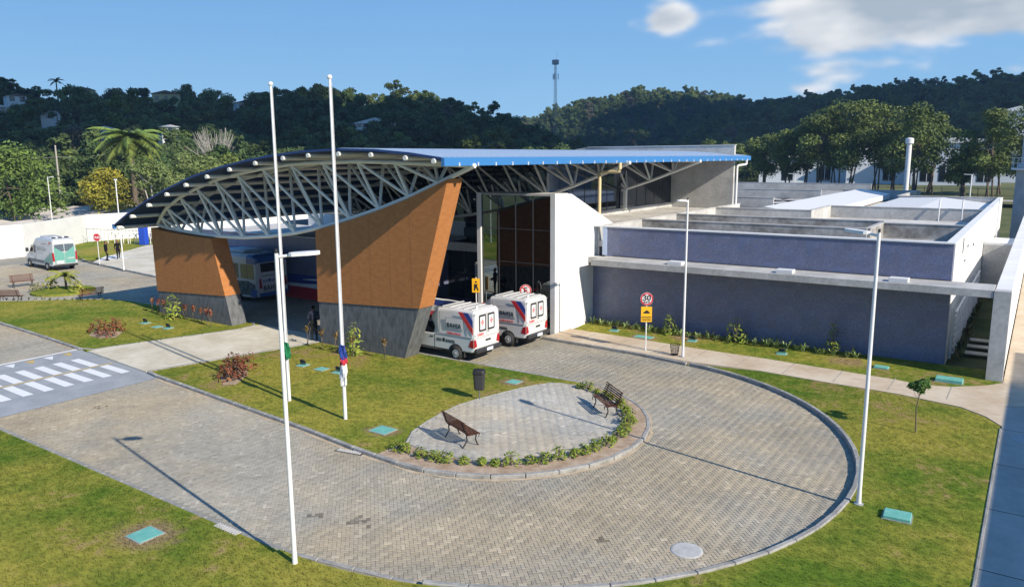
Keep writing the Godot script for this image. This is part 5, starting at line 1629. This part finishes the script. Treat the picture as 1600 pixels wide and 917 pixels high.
func fan(x: float, D: float) -> Vector3:
	# ground point in the direction of lens column x (of 1600) at distance D
	var a := deg_to_rad(34.55) - atan((x - 800.0) / 1200.0)
	return Vector3(2.851 - sin(a) * D, 0, 36.98 - cos(a) * D)
func table(t: Array, x: float) -> float:
	if x <= t[0][0]: return t[0][1]
	for k in t.size() - 1:
		if x <= t[k + 1][0]:
			return lerpf(t[k][1], t[k + 1][1], smoothstep(t[k][0], t[k + 1][0], x))
	return t[t.size() - 1][1]
func hill(sky: Array, x0: float, x1: float, D0: float, D1: float, Dback: float, canopy: float, cell: float, variants: Array, cols: Array, sd: int, label: String) -> void:
	var rng := RandomNumberGenerator.new(); rng.seed = sd
	var hn := fbm(sd, .018, 3)
	var cn := fbm(sd + 3, .012, 3)
	var hy := func(x: float, D: float) -> float:
		var crest := 9.0 + (247.0 - (x - 800.0) * .007 - table(sky, x)) / 1200.0 * D1 * 1.02 / sqrt(1.0 + pow((x - 800.0) / 1200.0, 2)) - canopy * 1.2
		var q := smoothstep(D0, D1, D) if D <= D1 else 1.0 - .6 * smoothstep(D1, Dback, D)
		return maxf(crest, -1.0) * q + hn.get_noise_2d(x * .3, D) * 2.5 * q - .3
	hill_y = [hy]
	var m := MB.new()
	var nx := 60
	var nd := 24
	for i in nx:
		for j in nd:
			var q := []
			for e in [[0, 0], [1, 0], [1, 1], [0, 1]]:
				var x := lerpf(x0, x1, float(i + e[0]) / nx)
				var D := lerpf(D0, Dback, float(j + e[1]) / nd)
				var p := fan(x, D); p.y = hy.call(x, D)
				q.append(p)
			m.face(q[0], q[1], q[2], q[3], Vector3.UP)
	structure("hill", m, M.earth)
	var bufs := []
	var cnts := []
	for v in variants:
		bufs.append(PackedFloat32Array()); cnts.append(0)
	var D := D0
	while D < lerpf(D1, Dback, .25):
		var px_step := cell / D * 1200.0
		var x := x0
		while x < x1:
			var xx := x + rng.randf_range(-.5, .5) * px_step
			var dd := D + rng.randf_range(-.5, .5) * cell
			x += px_step
			var p := fan(xx, dd)
			p.y = hy.call(xx, dd)
			var skip := false
			for c in clearings:
				var toward := (Vector2(2.85, 36.98) - Vector2(c.x, c.z)).normalized()
				var rel := Vector2(p.x - c.x, p.z - c.z)
				if rel.dot(toward) > -3.0 and rel.dot(toward) < c.y * .5 and absf(rel.dot(toward.orthogonal())) < c.y * .75: skip = true
			if skip: continue
			var vi := rng.randi() % variants.size()
			var s := canopy / 8.0 * (.55 + .75 * pow(rng.randf(), 1.3))
			if rng.randf() < .06: s *= 1.15
			var a := rng.randf() * TAU
			var cr := cos(a) * s
			var sr := sin(a) * s
			var k := clampf(.5 + cn.get_noise_2d(p.x, p.z) * 1.4 + rng.randf_range(-.35, .35), 0, 1)
			var c: Color = cols[0].lerp(cols[1], k) * rng.randf_range(.75, 1.25)
			if rng.randf() < .05: c = Color(.11, .095, .065)
			elif rng.randf() < .12: c = c * Color(1.5, 1.35, .9)
			bufs[vi].append_array(PackedFloat32Array([cr, 0, -sr, p.x, 0, s * rng.randf_range(.85, 1.15), 0, p.y, sr, 0, cr, p.z, c.r, c.g, c.b, 1.0]))
			cnts[vi] += 1
		D += cell * .9
	var root := Node3D.new(); root.name = numbered("forest"); add_child(root)
	tag(root, label, "forest", "", "stuff")
	for vi in variants.size():
		var mm := MultiMesh.new()
		mm.transform_format = MultiMesh.TRANSFORM_3D; mm.use_colors = true; mm.mesh = variants[vi]
		mm.instance_count = cnts[vi]; mm.buffer = bufs[vi]
		var mi := MultiMeshInstance3D.new(); mi.name = "tree_crowns"; mi.multimesh = mm; mi.material_override = M.leaf
		mi.set_meta("kind", "stuff")
		root.add_child(mi, true)
var clearings := []
var hill_y := []

func house(at: Vector3, s: Vector3, turn: float, wall: Material, roof: Material, label: String, wins := 3, group := "") -> void:
	var t := thing("house", label, "house", at, turn, group)
	var b := MB.new(); b.box(Vector3(-s.x / 2, -9, -s.z / 2), Vector3(s.x / 2, s.y, s.z / 2)); put("wall", b, wall, t)
	b = MB.new(); b.prism(V2([-s.x / 2 - .4, s.y, s.x / 2 + .4, s.y, 0, s.y + s.x * .14]), Transform3D(Basis(), Vector3(0, 0, -s.z / 2 - .4)), s.z + .8); put("roof", b, roof, t)
	for k in wins:
		var x := lerpf(-s.x / 2, s.x / 2, (k + .5) / wins)
		b = MB.new(); b.box(Vector3(x - .5, s.y * .45, s.z / 2), Vector3(x + .5, s.y * .45 + 1.1, s.z / 2 + .04)); put("window", b, M.glass_dark, t)

func make_clouds() -> void:
	# the broken bank east of the site whose shadow lies on the wooded slopes
	var rng := RandomNumberGenerator.new(); rng.seed = 31
	var banks := []
	for k in 70:
		var bz := rng.randf_range(-440, 190)
		banks.append(Vector2(rng.randf_range(215 if bz > -290 else 360, 500), bz))
	for k in 60:
		banks.append(Vector2(rng.randf_range(470, 780), rng.randf_range(-520, -110)))
	var unit := SphereMesh.new(); unit.radius = 1.0; unit.height = 2.0; unit.radial_segments = 20; unit.rings = 10
	var st := SurfaceTool.new(); st.begin(Mesh.PRIMITIVE_TRIANGLES)
	for p in banks:
		var r := rng.randf_range(26, 44)
		st.append_from(unit, 0, Transform3D(Basis().scaled(Vector3(r, r * .4, r)), Vector3(p.x, 400 + rng.randf_range(-8, 8), p.y)))
	var o := structure("cloud", st.commit(), mat(.85, .85, .86, 1.0))
	o.set_meta("label", "broken cumulus bank east of the site"); o.set_meta("category", "cloud")
func make_background() -> void:
	var rng := RandomNumberGenerator.new(); rng.seed = 700
	var dk := [Color(.9, 1.0, .9), Color(1.1, 1.05, .9), Color(1.0, 1.0, 1.0)]
	var variants := []
	for k in 6:
		var m := MB.new()
		var r := RandomNumberGenerator.new(); r.seed = 800 + k
		var lb := lobes_for(r, [3.4, 4.0, 3.0, 3.6, 2.8, 4.2][k], 2.6, [8.0, 7.2, 9.0, 7.6, 8.6, 6.6][k], 11, ["dome", "flat", "oval", "dome", "oval", "flat"][k])
		cloud_of_leaves(m, lb, 1500, .36, dk, r)
		m.col = Color(1.0, .9, .78); m.tube(Vector3(0, -1.5, 0), Vector3(.2, 5.5, 0), .2, .1, 6)
		variants.append(m.mesh())
	# places kept open for the houses on the slopes
	var H := [[277, 226, 163, 9.0], [405, 232, 175, 9.0], [20, 206, 181, 3.0], [95, 200, 190, 3.0], [118, 200, 192, 3.0], [180, 186, 213, 3.5], [275, 186, 212, 3.5], [590, 196, 203, 6.0], [47, 215, 165, 7.0], [150, 222, 155, 7.0]]
	for q in H: clearings.append(Vector3(fan(q[0], q[1]).x, q[3], fan(q[0], q[1]).z))
	var green := [Color(.052, .088, .026), Color(.105, .140, .042)]
	var skyL := [[-260, 150], [0, 146], [30, 138], [70, 152], [110, 148], [200, 150], [300, 152], [400, 158], [450, 150], [500, 145], [580, 146], [640, 152], [700, 163], [760, 178], [820, 192], [880, 222], [960, 262]]
	var skyM := [[640, 262], [780, 212], [820, 190], [870, 172], [920, 158], [960, 150], [1000, 145], [1060, 146], [1100, 151], [1200, 163], [1320, 200], [1400, 262]]
	var skyR := [[960, 262], [1060, 215], [1130, 176], [1200, 162], [1250, 158], [1300, 148], [1350, 144], [1400, 140], [1450, 137], [1500, 132], [1550, 128], [1600, 122], [1860, 105]]
	hill(skyM, 640, 1400, 420, 640, 860, 9.0, 6.5, variants, green, 901, "forest on the far middle hill behind the telecom mast")
	hill(skyR, 960, 1860, 240, 470, 700, 8.5, 5.6, variants, green, 902, "dark forest on the long ridge behind white sheds")
	hill(skyL, -260, 960, 138, 240, 360, 8.0, 4.4, variants, green, 903, "dark forest on the slope behind curved roof")
	# houses among the trees
	var yw := mat(.50, .46, .24, .8)
	var tile := mat(.16, .11, .085, .9)
	var wy := func(x, D, y): return 9.0 + (247.0 - (x - 800.0) * .007 - y) / 1200.0 * D / sqrt(1.0 + pow((x - 800.0) / 1200.0, 2))
	var names := ["yellow house with brown gable on the ridge", "long pale house on ridge beside the taller flagpole top", "small white house lowest on the wooded slope", "white shed between trees above the broad leafy tree", "tiny white hut between trees near the power pole", "white house half hidden behind the tall palm", "white cabin showing near the bare pale tree", "long low white house in the trees behind arched roof", "white house under the leaning ridge tree", "plain ochre house between dark ridge trees"]
	for k in H.size():
		var q: Array = H[k]
		var p := fan(q[0], q[1])
		var s := Vector3([6.5, 9, 4, 3, 2.4, 4, 3.5, 10, 4, 5][k], [3.0, 2.8, 2.0, 2.4, 2.2, 1.8, 2.4, 1.6, 2.2, 2.2][k], 4)
		p.y = wy.call(q[0], q[1], q[2]) - s.y * .5 + .4
		house(p, s, deg_to_rad(34.55) - atan((q[0] - 800.0) / 1200.0) + rng.randf_range(-.3, .3), yw if k in [0, 9] else M.plaster, tile if k in [0, 1, 8, 9] else M.white, names[k], [3, 4, 2, 1, 1, 2, 1, 5, 2, 2][k], "houses on the slope")
	# emergent ridge trees
	var em := [[8, 232, 118, 12, 4.0, "dome"], [32, 236, 122, 13, 2.2, "oval"], [70, 234, 138, 10, 4.2, "dome"], [195, 232, 142, 11, 5.0, "dome"], [245, 236, 140, 10, 3.0, "flat"], [420, 238, 145, 10, 3.6, "flat"], [515, 238, 137, 10, 3.4, "dome"], [555, 238, 140, 9, 3.0, "flat"], [1437, 440, 123, 16, 4.6, "flat"], [1458, 440, 124, 15, 2.2, "oval"], [1480, 440, 121, 15, 3.4, "flat"], [1519, 440, 118, 15, 3.6, "dome"], [1573, 440, 120, 13, 4.0, "flat"], [1350, 455, 139, 12, 2.6, "flat"], [1070, 610, 142, 14, 5.0, "flat"]]
	var en := ["spreading dark tree", "narrow upright tree", "round dark tree", "broad dark tree", "flat topped tree", "umbrella shaped tree"]
	for k in em.size():
		var q: Array = em[k]
		var p := fan(q[0], q[1]); p.y = wy.call(q[0], q[1], q[2]) - q[3]
		tree("ridge_tree", "%s standing proud of the ridge line" % {"dome": "round dark tree", "oval": "narrow dark tree", "flat": "umbrella shaped dark tree"}[q[5]], p, q[3], q[4], q[3] * .5, 8, 700, .45, [Color(.028, .05, .02), Color(.045, .07, .026), Color(.035, .06, .02)], q[5], 2000 + k, "ridge trees %s" % q[5], M.bark, 1, .22)
	var pk := fan(112, 236); pk.y = wy.call(112, 236, 133) - 9
	palm("ridge_palm", "small palm silhouette on the ridge line", pk, 9.0, 2.6, 12, 2101, Color(.045, .065, .025), .16)
	# trees beyond the white wall
	var gA := [Color(.075, .125, .028), Color(.12, .17, .035), Color(.09, .15, .03)]
	var gB := [Color(.26, .23, .025), Color(.15, .16, .025), Color(.30, .27, .04)]
	var gC := [Color(.15, .19, .06), Color(.10, .14, .04), Color(.19, .23, .08)]
	tree("broad_tree", "big round bright green tree beyond the perimeter wall", Vector3(-106.5, 0, -8.5), 11.6, 6.8, 1.0, 26, 5200, .30, gA, "dome", 2201)
	tree("broad_tree", "low olive green tree crowding the big round tree", Vector3(-113, 0, .5), 7.5, 4.8, .6, 16, 2600, .30, [Color(.09, .12, .03), Color(.13, .15, .04), Color(.10, .13, .03)], "dome", 2202)
	tree("golden_tree", "golden green dense tree beyond the white wall", Vector3(-103.0, 0, -19.0), 8.6, 4.4, 1.4, 22, 4200, .26, gB, "dome", 2203)
	palm("tall_palm", "tall green palm with arching fronds behind golden tree", Vector3(-105, 0, -24), 11.6, 6.0, 36, 2204, Color(.17, .25, .05), .3)
	tree("slender_tree", "slender tree with pale forked trunk and airy crown", Vector3(-90.7, 0, -17.8), 9.6, 3.0, 5.2, 14, 1500, .24, gC, "flat", 2205, "", M.pale_bark, 2, .11)
	tree("slender_tree", "slender pale trunked tree close to roof corner", Vector3(-88.0, 0, -19.5), 8.0, 2.8, 4.0, 12, 1300, .24, gC, "flat", 2206, "", M.pale_bark, 1, .11)
	tree("layered_tree", "layered pale green tree above the arched roof edge", Vector3(-92, 0, -26), 11.2, 4.2, 6.0, 16, 1900, .26, gC, "flat", 2207, "", M.pale_bark, 1, .12)
	tree("layered_tree", "small layered pale green tree beside the larger layered one", Vector3(-92.2, 0, -21.0), 8.8, 2.2, 5.4, 9, 900, .24, gC, "flat", 2208, "", M.pale_bark, 1, .1)
	for k in 9:
		tree("wood_edge_tree", "dark green tree at the wood edge past the sand lot", fan(20 + k * 62, 128 + (k * 37) % 14), 8.5 + (k * 13) % 4, 4.2, 1.5, 14, 1500, .34, [Color(.05, .085, .025), Color(.085, .12, .035), Color(.065, .10, .03)], "dome", 2300 + k, "wood edge trees")
	# bare tree
	var bt := thing("bare_tree", "leafless pale grey tree on the slope", "tree", fan(345, 158) + Vector3(0, 6.0, 0))
	var m := MB.new()
	m.path([Vector3(0, -6, 0), Vector3(0, 2, 0)], .25, .2, 7)
	for k in 60:
		var a := rng.randf() * TAU
		var rr := rng.randf_range(1.5, 5.6)
		var e := Vector3(cos(a) * rr, 9.5 - rr * rr * .13 + rng.randf_range(-.6, .4), sin(a) * rr)
		var s0 := Vector3(0, rng.randf_range(1.0, 3.0), 0)
		var md := s0.lerp(e, .5) + Vector3(cos(a), -.3, sin(a)) * .5
		m.path([s0, md, e], .085, .03, 4)
		m.tube(md, md + (e - md).length() * .8 * (Vector3(rng.randf_range(-1, 1), 1.2, rng.randf_range(-1, 1)).normalized()), .04, .02, 4, false)
	put("branches", m, M.pale_bark, bt)
	# right row
	var gR := [Color(.08, .12, .03), Color(.15, .18, .045), Color(.11, .15, .04)]
	var rowl := ["row tree beside the grey hall end wall", "low row tree between the hall end wall and the thin pole", "row tree behind the thin white pole", "tallest row tree rising behind first white sheet roof", "row tree between the tallest one and the flue pipe", "broad row tree right behind the flue pipe".replace("right ", ""), "row tree half hidden by the flue pipe tree", "small low row tree before the four windowed shed", "row tree before the four windowed shed with yellowish top", "short row tree beside the yard lamp pole", "row tree partly covered by the grey water tower", "distant light green tree behind hall roof corner", "distant bushy tree beside the light green one", "middling row tree filling the gap past the thin pole", "row tree tucked behind the tallest one", "narrow row tree at the flue pipe shoulder"]
	var rk := 0
	for q in [[1195, 172, 12.0, 5.0], [1228, 168, 12.5, 4.5], [1280, 160, 16.5, 5.4], [1325, 158, 18.0, 6.2], [1365, 160, 17.0, 5.6], [1425, 152, 16.6, 6.4], [1448, 158, 14.5, 4.6], [1500, 152, 9.5, 3.6], [1540, 150, 15.2, 4.8], [1555, 158, 11.0, 4.2], [1603, 144, 16.5, 5.2], [1102, 205, 14.0, 4.0], [1135, 200, 13.5, 4.0], [1252, 166, 14.0, 4.8], [1300, 165, 14.5, 5.0], [1392, 160, 13.0, 4.2]]:
		var p := fan(q[0], q[1]); p.y = ground_y(p.x, p.z)
		rk += 1
		tree("row_tree", rowl[rk - 1], p, q[2], q[3], q[2] * .22, 30, 5200, .30, gR, "oval", int(q[0]) + 3000, "tree row behind the annex", M.bark, 3, .16)
	# sheds
	var sheds := [[1285, 200, 30, 6.0, 24, "long white shed behind the tree row with pale blue wall", 3], [1385, 196, 18, 7.5, 10, "white shed with a dark doorway between row trees", 1], [1487, 192, 17, 9.0, 12, "two storey white shed with four tall windows", 4], [1530, 215, 26, 6.5, 12, "pale shed beyond the four windowed shed", 0], [1577, 230, 6, 17.0, 8, "tall white silo block behind the sheds", 0]]
	for q in sheds:
		var p := fan(q[0], q[1]); p.y = ground_y(p.x, p.z)
		var t := thing("shed", q[5], "shed", p, deg_to_rad(34.55) - atan((q[0] - 800.0) / 1200.0))
		var b := MB.new(); b.box(Vector3(-q[2] / 2.0, 0, -q[4]), Vector3(q[2] / 2.0, q[3], 0)); put("wall", b, mat(.62, .66, .72, .7), t)
		b = MB.new(); b.prism(V2([-q[2] / 2.0 - .4, q[3], q[2] / 2.0 + .4, q[3], q[2] / 2.0 + .4, q[3] + .3, 0, q[3] + 1.2, -q[2] / 2.0 - .4, q[3] + .3]), Transform3D(Basis(), Vector3(0, 0, -q[4] - .3)), q[4] + .8); put("roof", b, M.white, t)
		for k in q[6]:
			var x: float = lerpf(-q[2] * .42, q[2] * .42, (k + .5) / q[6])
			b = MB.new(); b.box(Vector3(x - 1.3, .8, 0), Vector3(x + 1.3, 4.2, .06)); put("window", b, M.glass_dark, t)
			b = MB.new(); b.box(Vector3(x - .06, .8, .06), Vector3(x + .06, 4.2, .1)); put("window_bar", b, M.white, t)
	# fence and road strip before the row
	var fr := MB.new(); fr.sheet(V2([-62, -112, 40, -104, 40, -98, -62, -104]), 2.0); structure("yard_road", fr, M.gray_walk)
	var fn := thing("yard_fence", "thin dark wire fence along yard behind the annex", "fence")
	for k in 26:
		var b := MB.new(); var p := Vector3(-46 + k * 2.4, 1.0, -100.5 + k * .15)
		b.tube(p, p + Vector3(0, 3.2, 0), .05, .05, 5); put("post", b, M.iron, fn)
	for y in [2.2, 3.0, 4.0]:
		var b := MB.new(); b.tube(Vector3(-46, y, -100.5), Vector3(14, y, -96.7), .025, .025, 4); put("wire", b, M.iron, fn)
	for q in [[1239, 120, 6.5, "thin white pole beside the first white roof"], [1513, 118, 6.5, "white yard lamp pole before the sheds"]]:
		var p := fan(q[0], q[1]); p.y = ground_y(p.x, p.z)
		var t := thing("yard_pole", q[3], "pole", p)
		var b := MB.new(); b.tube(Vector3.ZERO, Vector3(0, q[2], 0), .09, .07, 8); put("shaft", b, M.pole, t)
		b = MB.new(); b.tube(Vector3(0, q[2], 0), Vector3(-.9, q[2] + .05, 0), .05, .05, 6); put("arm", b, M.pole, t)
	for q in [[1462, 128, 0.6, "white car in the yard behind the parapet"], [1352, 134, .3, "silver car parked under the row trees"]]:
		var p := fan(q[0], q[1]); p.y = ground_y(p.x, p.z)
		make_car(p, q[2], M.car_white if q[0] > 1400 else M.car_gray, q[3])
	# power pole and wire on the slope
	var pp := thing("power_pole", "pale concrete power pole before the wooded slope", "power pole", fan(100, 132))
	var b2 := MB.new(); b2.path([Vector3.ZERO, Vector3(0, 11.3, 0)], .16, .11, 8); put("shaft", b2, M.pale_bark, pp)
	var w0 := Vector3(0, 9.6, 0)
	var w1 := fan(175, 134) - fan(100, 132) + Vector3(0, 10.0, 0)
	var w2 := fan(40, 136) - fan(100, 132) + Vector3(0, 9.8, 0)
	for pr in [[w0, w1], [w0, w2]]:
		b2 = MB.new(); b2.path([pr[0], (pr[0] + pr[1]) * .5 - Vector3(0, .3, 0), pr[1]], .03, .03, 4); put("wire", b2, M.pale_bark, pp)
	# telecom mast
	var tm := thing("telecom_mast", "slim lattice telecom mast with antennas above the roof", "mast", fan(868, 300))
	var top := 44.0
	var wdt := func(y): return lerpf(1.0, .42, y / top)
	var legs := []
	for k in 3:
		var a := TAU * k / 3
		b2 = MB.new(); b2.tube(Vector3(cos(a) * 1.0, 0, sin(a) * 1.0), Vector3(cos(a) * .42, top, sin(a) * .42), .08, .055, 6); put("leg", b2, mat(.20, .20, .21, .6), tm)
	b2 = MB.new()
	for j in 22:
		var y0 := j * 2.0
		var y1 := y0 + 2.0
		for k in 3:
			var a := TAU * k / 3
			var c := TAU * (k + 1) / 3
			b2.tube(Vector3(cos(a) * wdt.call(y0), y0, sin(a) * wdt.call(y0)), Vector3(cos(c) * wdt.call(y1), y1, sin(c) * wdt.call(y1)), .035, .035, 4, false)
			b2.tube(Vector3(cos(a) * wdt.call(y1), y1, sin(a) * wdt.call(y1)), Vector3(cos(c) * wdt.call(y1), y1, sin(c) * wdt.call(y1)), .04, .04, 4, false)
	put("bracing", b2, mat(.26, .20, .19, .6), tm)
	for q in [[39.0, 1.3], [39.4, 1.2]]:
		for k in 3:
			var a: float = TAU * k / 3 + q[1]
			b2 = MB.new(); b2.obox(Transform3D(Basis(Vector3.UP, -a), Vector3(cos(a) * 1.1, q[0], sin(a) * 1.1)), Vector3(.2, 1.8, .32), .05); put("antenna", b2, mat(.35, .37, .40, .5), tm)
	b2 = MB.new(); b2.lathe([Vector2(1.1, 43.6), Vector2(1.3, 43.6), Vector2(1.3, 45.2), Vector2(1.1, 45.2)], 14); put("platform_ring", b2, mat(.30, .32, .35, .6), tm)
	b2 = MB.new(); b2.tube(Vector3(.4, 44, 0), Vector3(.4, 48.2, 0), .05, .03, 5); put("lightning_rod", b2, mat(.3, .3, .3, .6), tm)
# ------------------------------------------------------------------ people
# bones: [a, b, ra, rb, colour]; field of tapered capsules joined by a smooth minimum, meshed as surface nets
func body_mesh(bones: Array, cell: float) -> ArrayMesh:
	var lo := Vector3(1e9, 1e9, 1e9)
	var hi := -lo
	for b in bones:
		for k in 2:
			var r: float = b[2 + k] + .06
			lo = lo.min(b[k] - Vector3.ONE * r); hi = hi.max(b[k] + Vector3.ONE * r)
	var nx := int((hi.x - lo.x) / cell) + 2
	var ny := int((hi.y - lo.y) / cell) + 2
	var nz := int((hi.z - lo.z) / cell) + 2
	var sum := PackedFloat32Array(); sum.resize(nx * ny * nz); sum.fill(0.0)
	var best := PackedFloat32Array(); best.resize(nx * ny * nz); best.fill(1e9)
	var who := PackedInt32Array(); who.resize(nx * ny * nz); who.fill(0)
	var K := 60.0
	for bi in bones.size():
		var b: Array = bones[bi]
		var A: Vector3 = b[0]
		var B: Vector3 = b[1]
		var AB := B - A
		var L2 := maxf(AB.length_squared(), 1e-8)
		var pad: float = maxf(b[2], b[3]) + .055
		var l := A.min(B) - Vector3.ONE * pad
		var h := A.max(B) + Vector3.ONE * pad
		for iz in range(maxi(0, int((l.z - lo.z) / cell)), mini(nz, int((h.z - lo.z) / cell) + 1)):
			for iy in range(maxi(0, int((l.y - lo.y) / cell)), mini(ny, int((h.y - lo.y) / cell) + 1)):
				for ix in range(maxi(0, int((l.x - lo.x) / cell)), mini(nx, int((h.x - lo.x) / cell) + 1)):
					var p := lo + Vector3(ix, iy, iz) * cell
					var t := clampf((p - A).dot(AB) / L2, 0.0, 1.0)
					var d: float = (p - A - AB * t).length() - lerpf(b[2], b[3], t)
					var i := ix + nx * (iy + ny * iz)
					sum[i] += exp(-K * d)
					if d < best[i]:
						best[i] = d; who[i] = bi
	var f := PackedFloat32Array(); f.resize(sum.size())
	for i in sum.size():
		f[i] = .1 if sum[i] <= 1e-6 else -log(sum[i]) / K
	var id := {}
	var vs := PackedVector3Array()
	var cs := PackedColorArray()
	var corner := [0, 1, nx, nx + 1, nx * ny, nx * ny + 1, nx * ny + nx, nx * ny + nx + 1]
	var off := [Vector3(0, 0, 0), Vector3(1, 0, 0), Vector3(0, 1, 0), Vector3(1, 1, 0), Vector3(0, 0, 1), Vector3(1, 0, 1), Vector3(0, 1, 1), Vector3(1, 1, 1)]
	var edges := [[0, 1], [2, 3], [4, 5], [6, 7], [0, 2], [1, 3], [4, 6], [5, 7], [0, 4], [1, 5], [2, 6], [3, 7]]
	for iz in nz - 1:
		for iy in ny - 1:
			for ix in nx - 1:
				var i := ix + nx * (iy + ny * iz)
				var neg := 0
				for k in 8:
					if f[i + corner[k]] < 0: neg += 1
				if neg == 0 or neg == 8: continue
				var s := Vector3.ZERO
				var n := 0
				for e in edges:
					var fa := f[i + corner[e[0]]]
					var fb := f[i + corner[e[1]]]
					if (fa < 0) != (fb < 0):
						s += off[e[0]].lerp(off[e[1]], fa / (fa - fb)); n += 1
				id[i] = vs.size()
				vs.append(lo + (Vector3(ix, iy, iz) + s / n) * cell)
				cs.append(bones[who[i]][4])
	var m := MB.new()
	var nrm := PackedVector3Array(); nrm.resize(vs.size())
	var quads := []
	var step := [1, nx, nx * ny]
	for iz in range(1, nz - 1):
		for iy in range(1, ny - 1):
			for ix in range(1, nx - 1):
				var i := ix + nx * (iy + ny * iz)
				for ax in 3:
					if (f[i] < 0) == (f[i + step[ax]] < 0): continue
					var u: int = step[(ax + 1) % 3]
					var w: int = step[(ax + 2) % 3]
					if not (id.has(i) and id.has(i - u) and id.has(i - w) and id.has(i - u - w)): continue
					var q := [id[i], id[i - u], id[i - u - w], id[i - w]]
					var out := Vector3.ZERO; out[ax] = 1.0 if f[i] < 0 else -1.0
					var nn := (vs[q[2]] - vs[q[0]]).cross(vs[q[3]] - vs[q[1]])
					if nn.dot(out) < 0: nn = -nn
					for e in q: nrm[e] += nn
					quads.append(q)
	for k in nrm.size(): nrm[k] = nrm[k].normalized()
	for q in quads:
		for tr in [[0, 1, 2], [0, 2, 3]]:
			var a: int = q[tr[0]]
			var b: int = q[tr[1]]
			var d: int = q[tr[2]]
			m.col = cs[a]
			m.tri3(vs[a], vs[b], vs[d], nrm[a], nrm[b], nrm[d])
	return m.mesh()

func person(at: Vector3, turn: float, pose: Dictionary, shirt: Color, trousers: Color, label: String) -> void:
	# faces +z; heights for 1.75 m
	var skin := Color(.22, .12, .075)
	var hair := Color(.012, .01, .009)
	var shoe := Color(.01, .01, .01)
	var t := thing("person", label, "person", at, turn)
	var b := []
	var hip := Vector3(0, .93, 0)
	b.append([hip, Vector3(0, 1.10, 0), .135, .13, trousers])
	b.append([Vector3(0, 1.10, 0), Vector3(0, 1.33, -.01), .13, .15, shirt])
	b.append([Vector3(-.10, 1.38, 0), Vector3(.10, 1.38, 0), .105, .105, shirt])
	b.append([Vector3(0, 1.42, 0), Vector3(0, 1.53, .01), .058, .052, skin])
	b.append([Vector3(0, 1.60, .015), Vector3(0, 1.66, .0), .078, .085, skin])
	b.append([Vector3(0, 1.555, .035), Vector3(0, 1.57, .045), .045, .045, skin])
	b.append([Vector3(0, 1.60, .095), Vector3(0, 1.625, .085), .014, .012, skin])
	for s in [-1.0, 1.0]:
		b.append([Vector3(s * .085, 1.61, -.005), Vector3(s * .087, 1.635, -.005), .014, .016, skin])
		b.append([Vector3(s * .03, 1.635, .079), Vector3(s * .034, 1.635, .078), .010, .010, hair])
	b.append([Vector3(-.022, 1.575, .078), Vector3(.022, 1.575, .078), .009, .009, Color(.16, .07, .05)])
	b.append([Vector3(0, 1.68, -.02), Vector3(0, 1.70, -.03), .084, .07, hair])
	b.append([Vector3(0, 1.63, -.05), Vector3(0, 1.66, -.045), .06, .065, hair])
	for k in 2:
		var s := -1.0 if k == 0 else 1.0
		var L: Array = pose.legs[k]   # knee, ankle
		b.append([Vector3(s * .09, .90, 0), L[0], .095, .065, trousers])
		b.append([L[0], L[1], .062, .045, trousers])
		b.append([L[1] + Vector3(0, -.035, -.03), L[1] + Vector3(s * .02, -.045, .15), .042, .034, shoe])
		var A: Array = pose.arms[k]   # elbow, wrist
		b.append([Vector3(s * .185, 1.40, 0), A[0], .058, .046, shirt])
		b.append([A[0], A[1], .043, .032, shirt if pose.get("sleeves", true) else skin])
		var d: Vector3 = (A[1] - A[0]).normalized()
		var side := d.cross(Vector3(0, 0, 1)).normalized()
		if side.length() < .5: side = Vector3.RIGHT
		var fr := side.cross(d).normalized()
		var palm_c: Vector3 = A[1] + d * .075
		b.append([A[1] + d * .02, palm_c, .03, .034, skin])
		for j in 4:
			var base := palm_c + fr * (-.028 + j * .019)
			var kn: Vector3 = base + d * [.038, .045, .042, .03][j]
			b.append([base, kn, .0105, .0095, skin])
			b.append([kn, kn + (d + side * .5).normalized() * [.03, .036, .034, .024][j], .0095, .0085, skin])
		b.append([A[1] + d * .03, A[1] + d * .07 + fr * .05 + side * .02, .013, .010, skin])
	put("body", body_mesh(b, .02), M.cloth, t)

func make_people() -> void:
	var walk := {"legs": [[Vector3(-.10, .50, .20), Vector3(-.10, .09, .12)], [Vector3(.10, .52, .02), Vector3(.10, .14, -.32)]], "arms": [[Vector3(-.25, 1.13, -.12), Vector3(-.24, .92, .02)], [Vector3(.25, 1.13, .10), Vector3(.18, 1.02, .30)]]}
	var phone := {"legs": [[Vector3(-.11, .50, .10), Vector3(-.11, .09, -.02)], [Vector3(.11, .50, .08), Vector3(.12, .09, .05)]], "arms": [[Vector3(-.27, 1.13, .02), Vector3(-.26, .88, .08)], [Vector3(.34, 1.22, .06), Vector3(.18, 1.50, .10)]]}
	var stand := {"legs": [[Vector3(-.10, .50, .03), Vector3(-.11, .09, 0)], [Vector3(.10, .50, .03), Vector3(.11, .09, 0)]], "arms": [[Vector3(-.28, 1.14, -.02), Vector3(-.12, 1.03, .17)], [Vector3(.28, 1.14, -.02), Vector3(.12, 1.05, .18)]]}
	var black := Color(.012, .012, .014)
	person(Vector3(-66.6, .10, -1.0) + Vector3(0, 0, 1.9), 2.6, phone, black, Color(.015, .015, .018), "person in black uniform walking with a hand raised to the head")
	person(Vector3(-66.9, .10, -.35), 1.2, walk, black, Color(.014, .014, .016), "person in black uniform striding along the pavement")
	person(Vector3(-26.55, .10, 11.75), -2.3, stand, Color(.03, .035, .05), Color(.02, .02, .022), "person in navy shirt standing in portico shade by the larger pylon")
	person(Vector3(-25.1, .10, 10.5), 2.0, stand, black, black, "person in black standing behind the larger pylon, seen mirrored")
func _ready() -> void:
	setup()
	make_materials()
	make_ground()
	make_clinic()
	make_annex()
	make_objects()
	make_clouds()
	make_background()
	make_plants()
	make_people()
	make_grass()
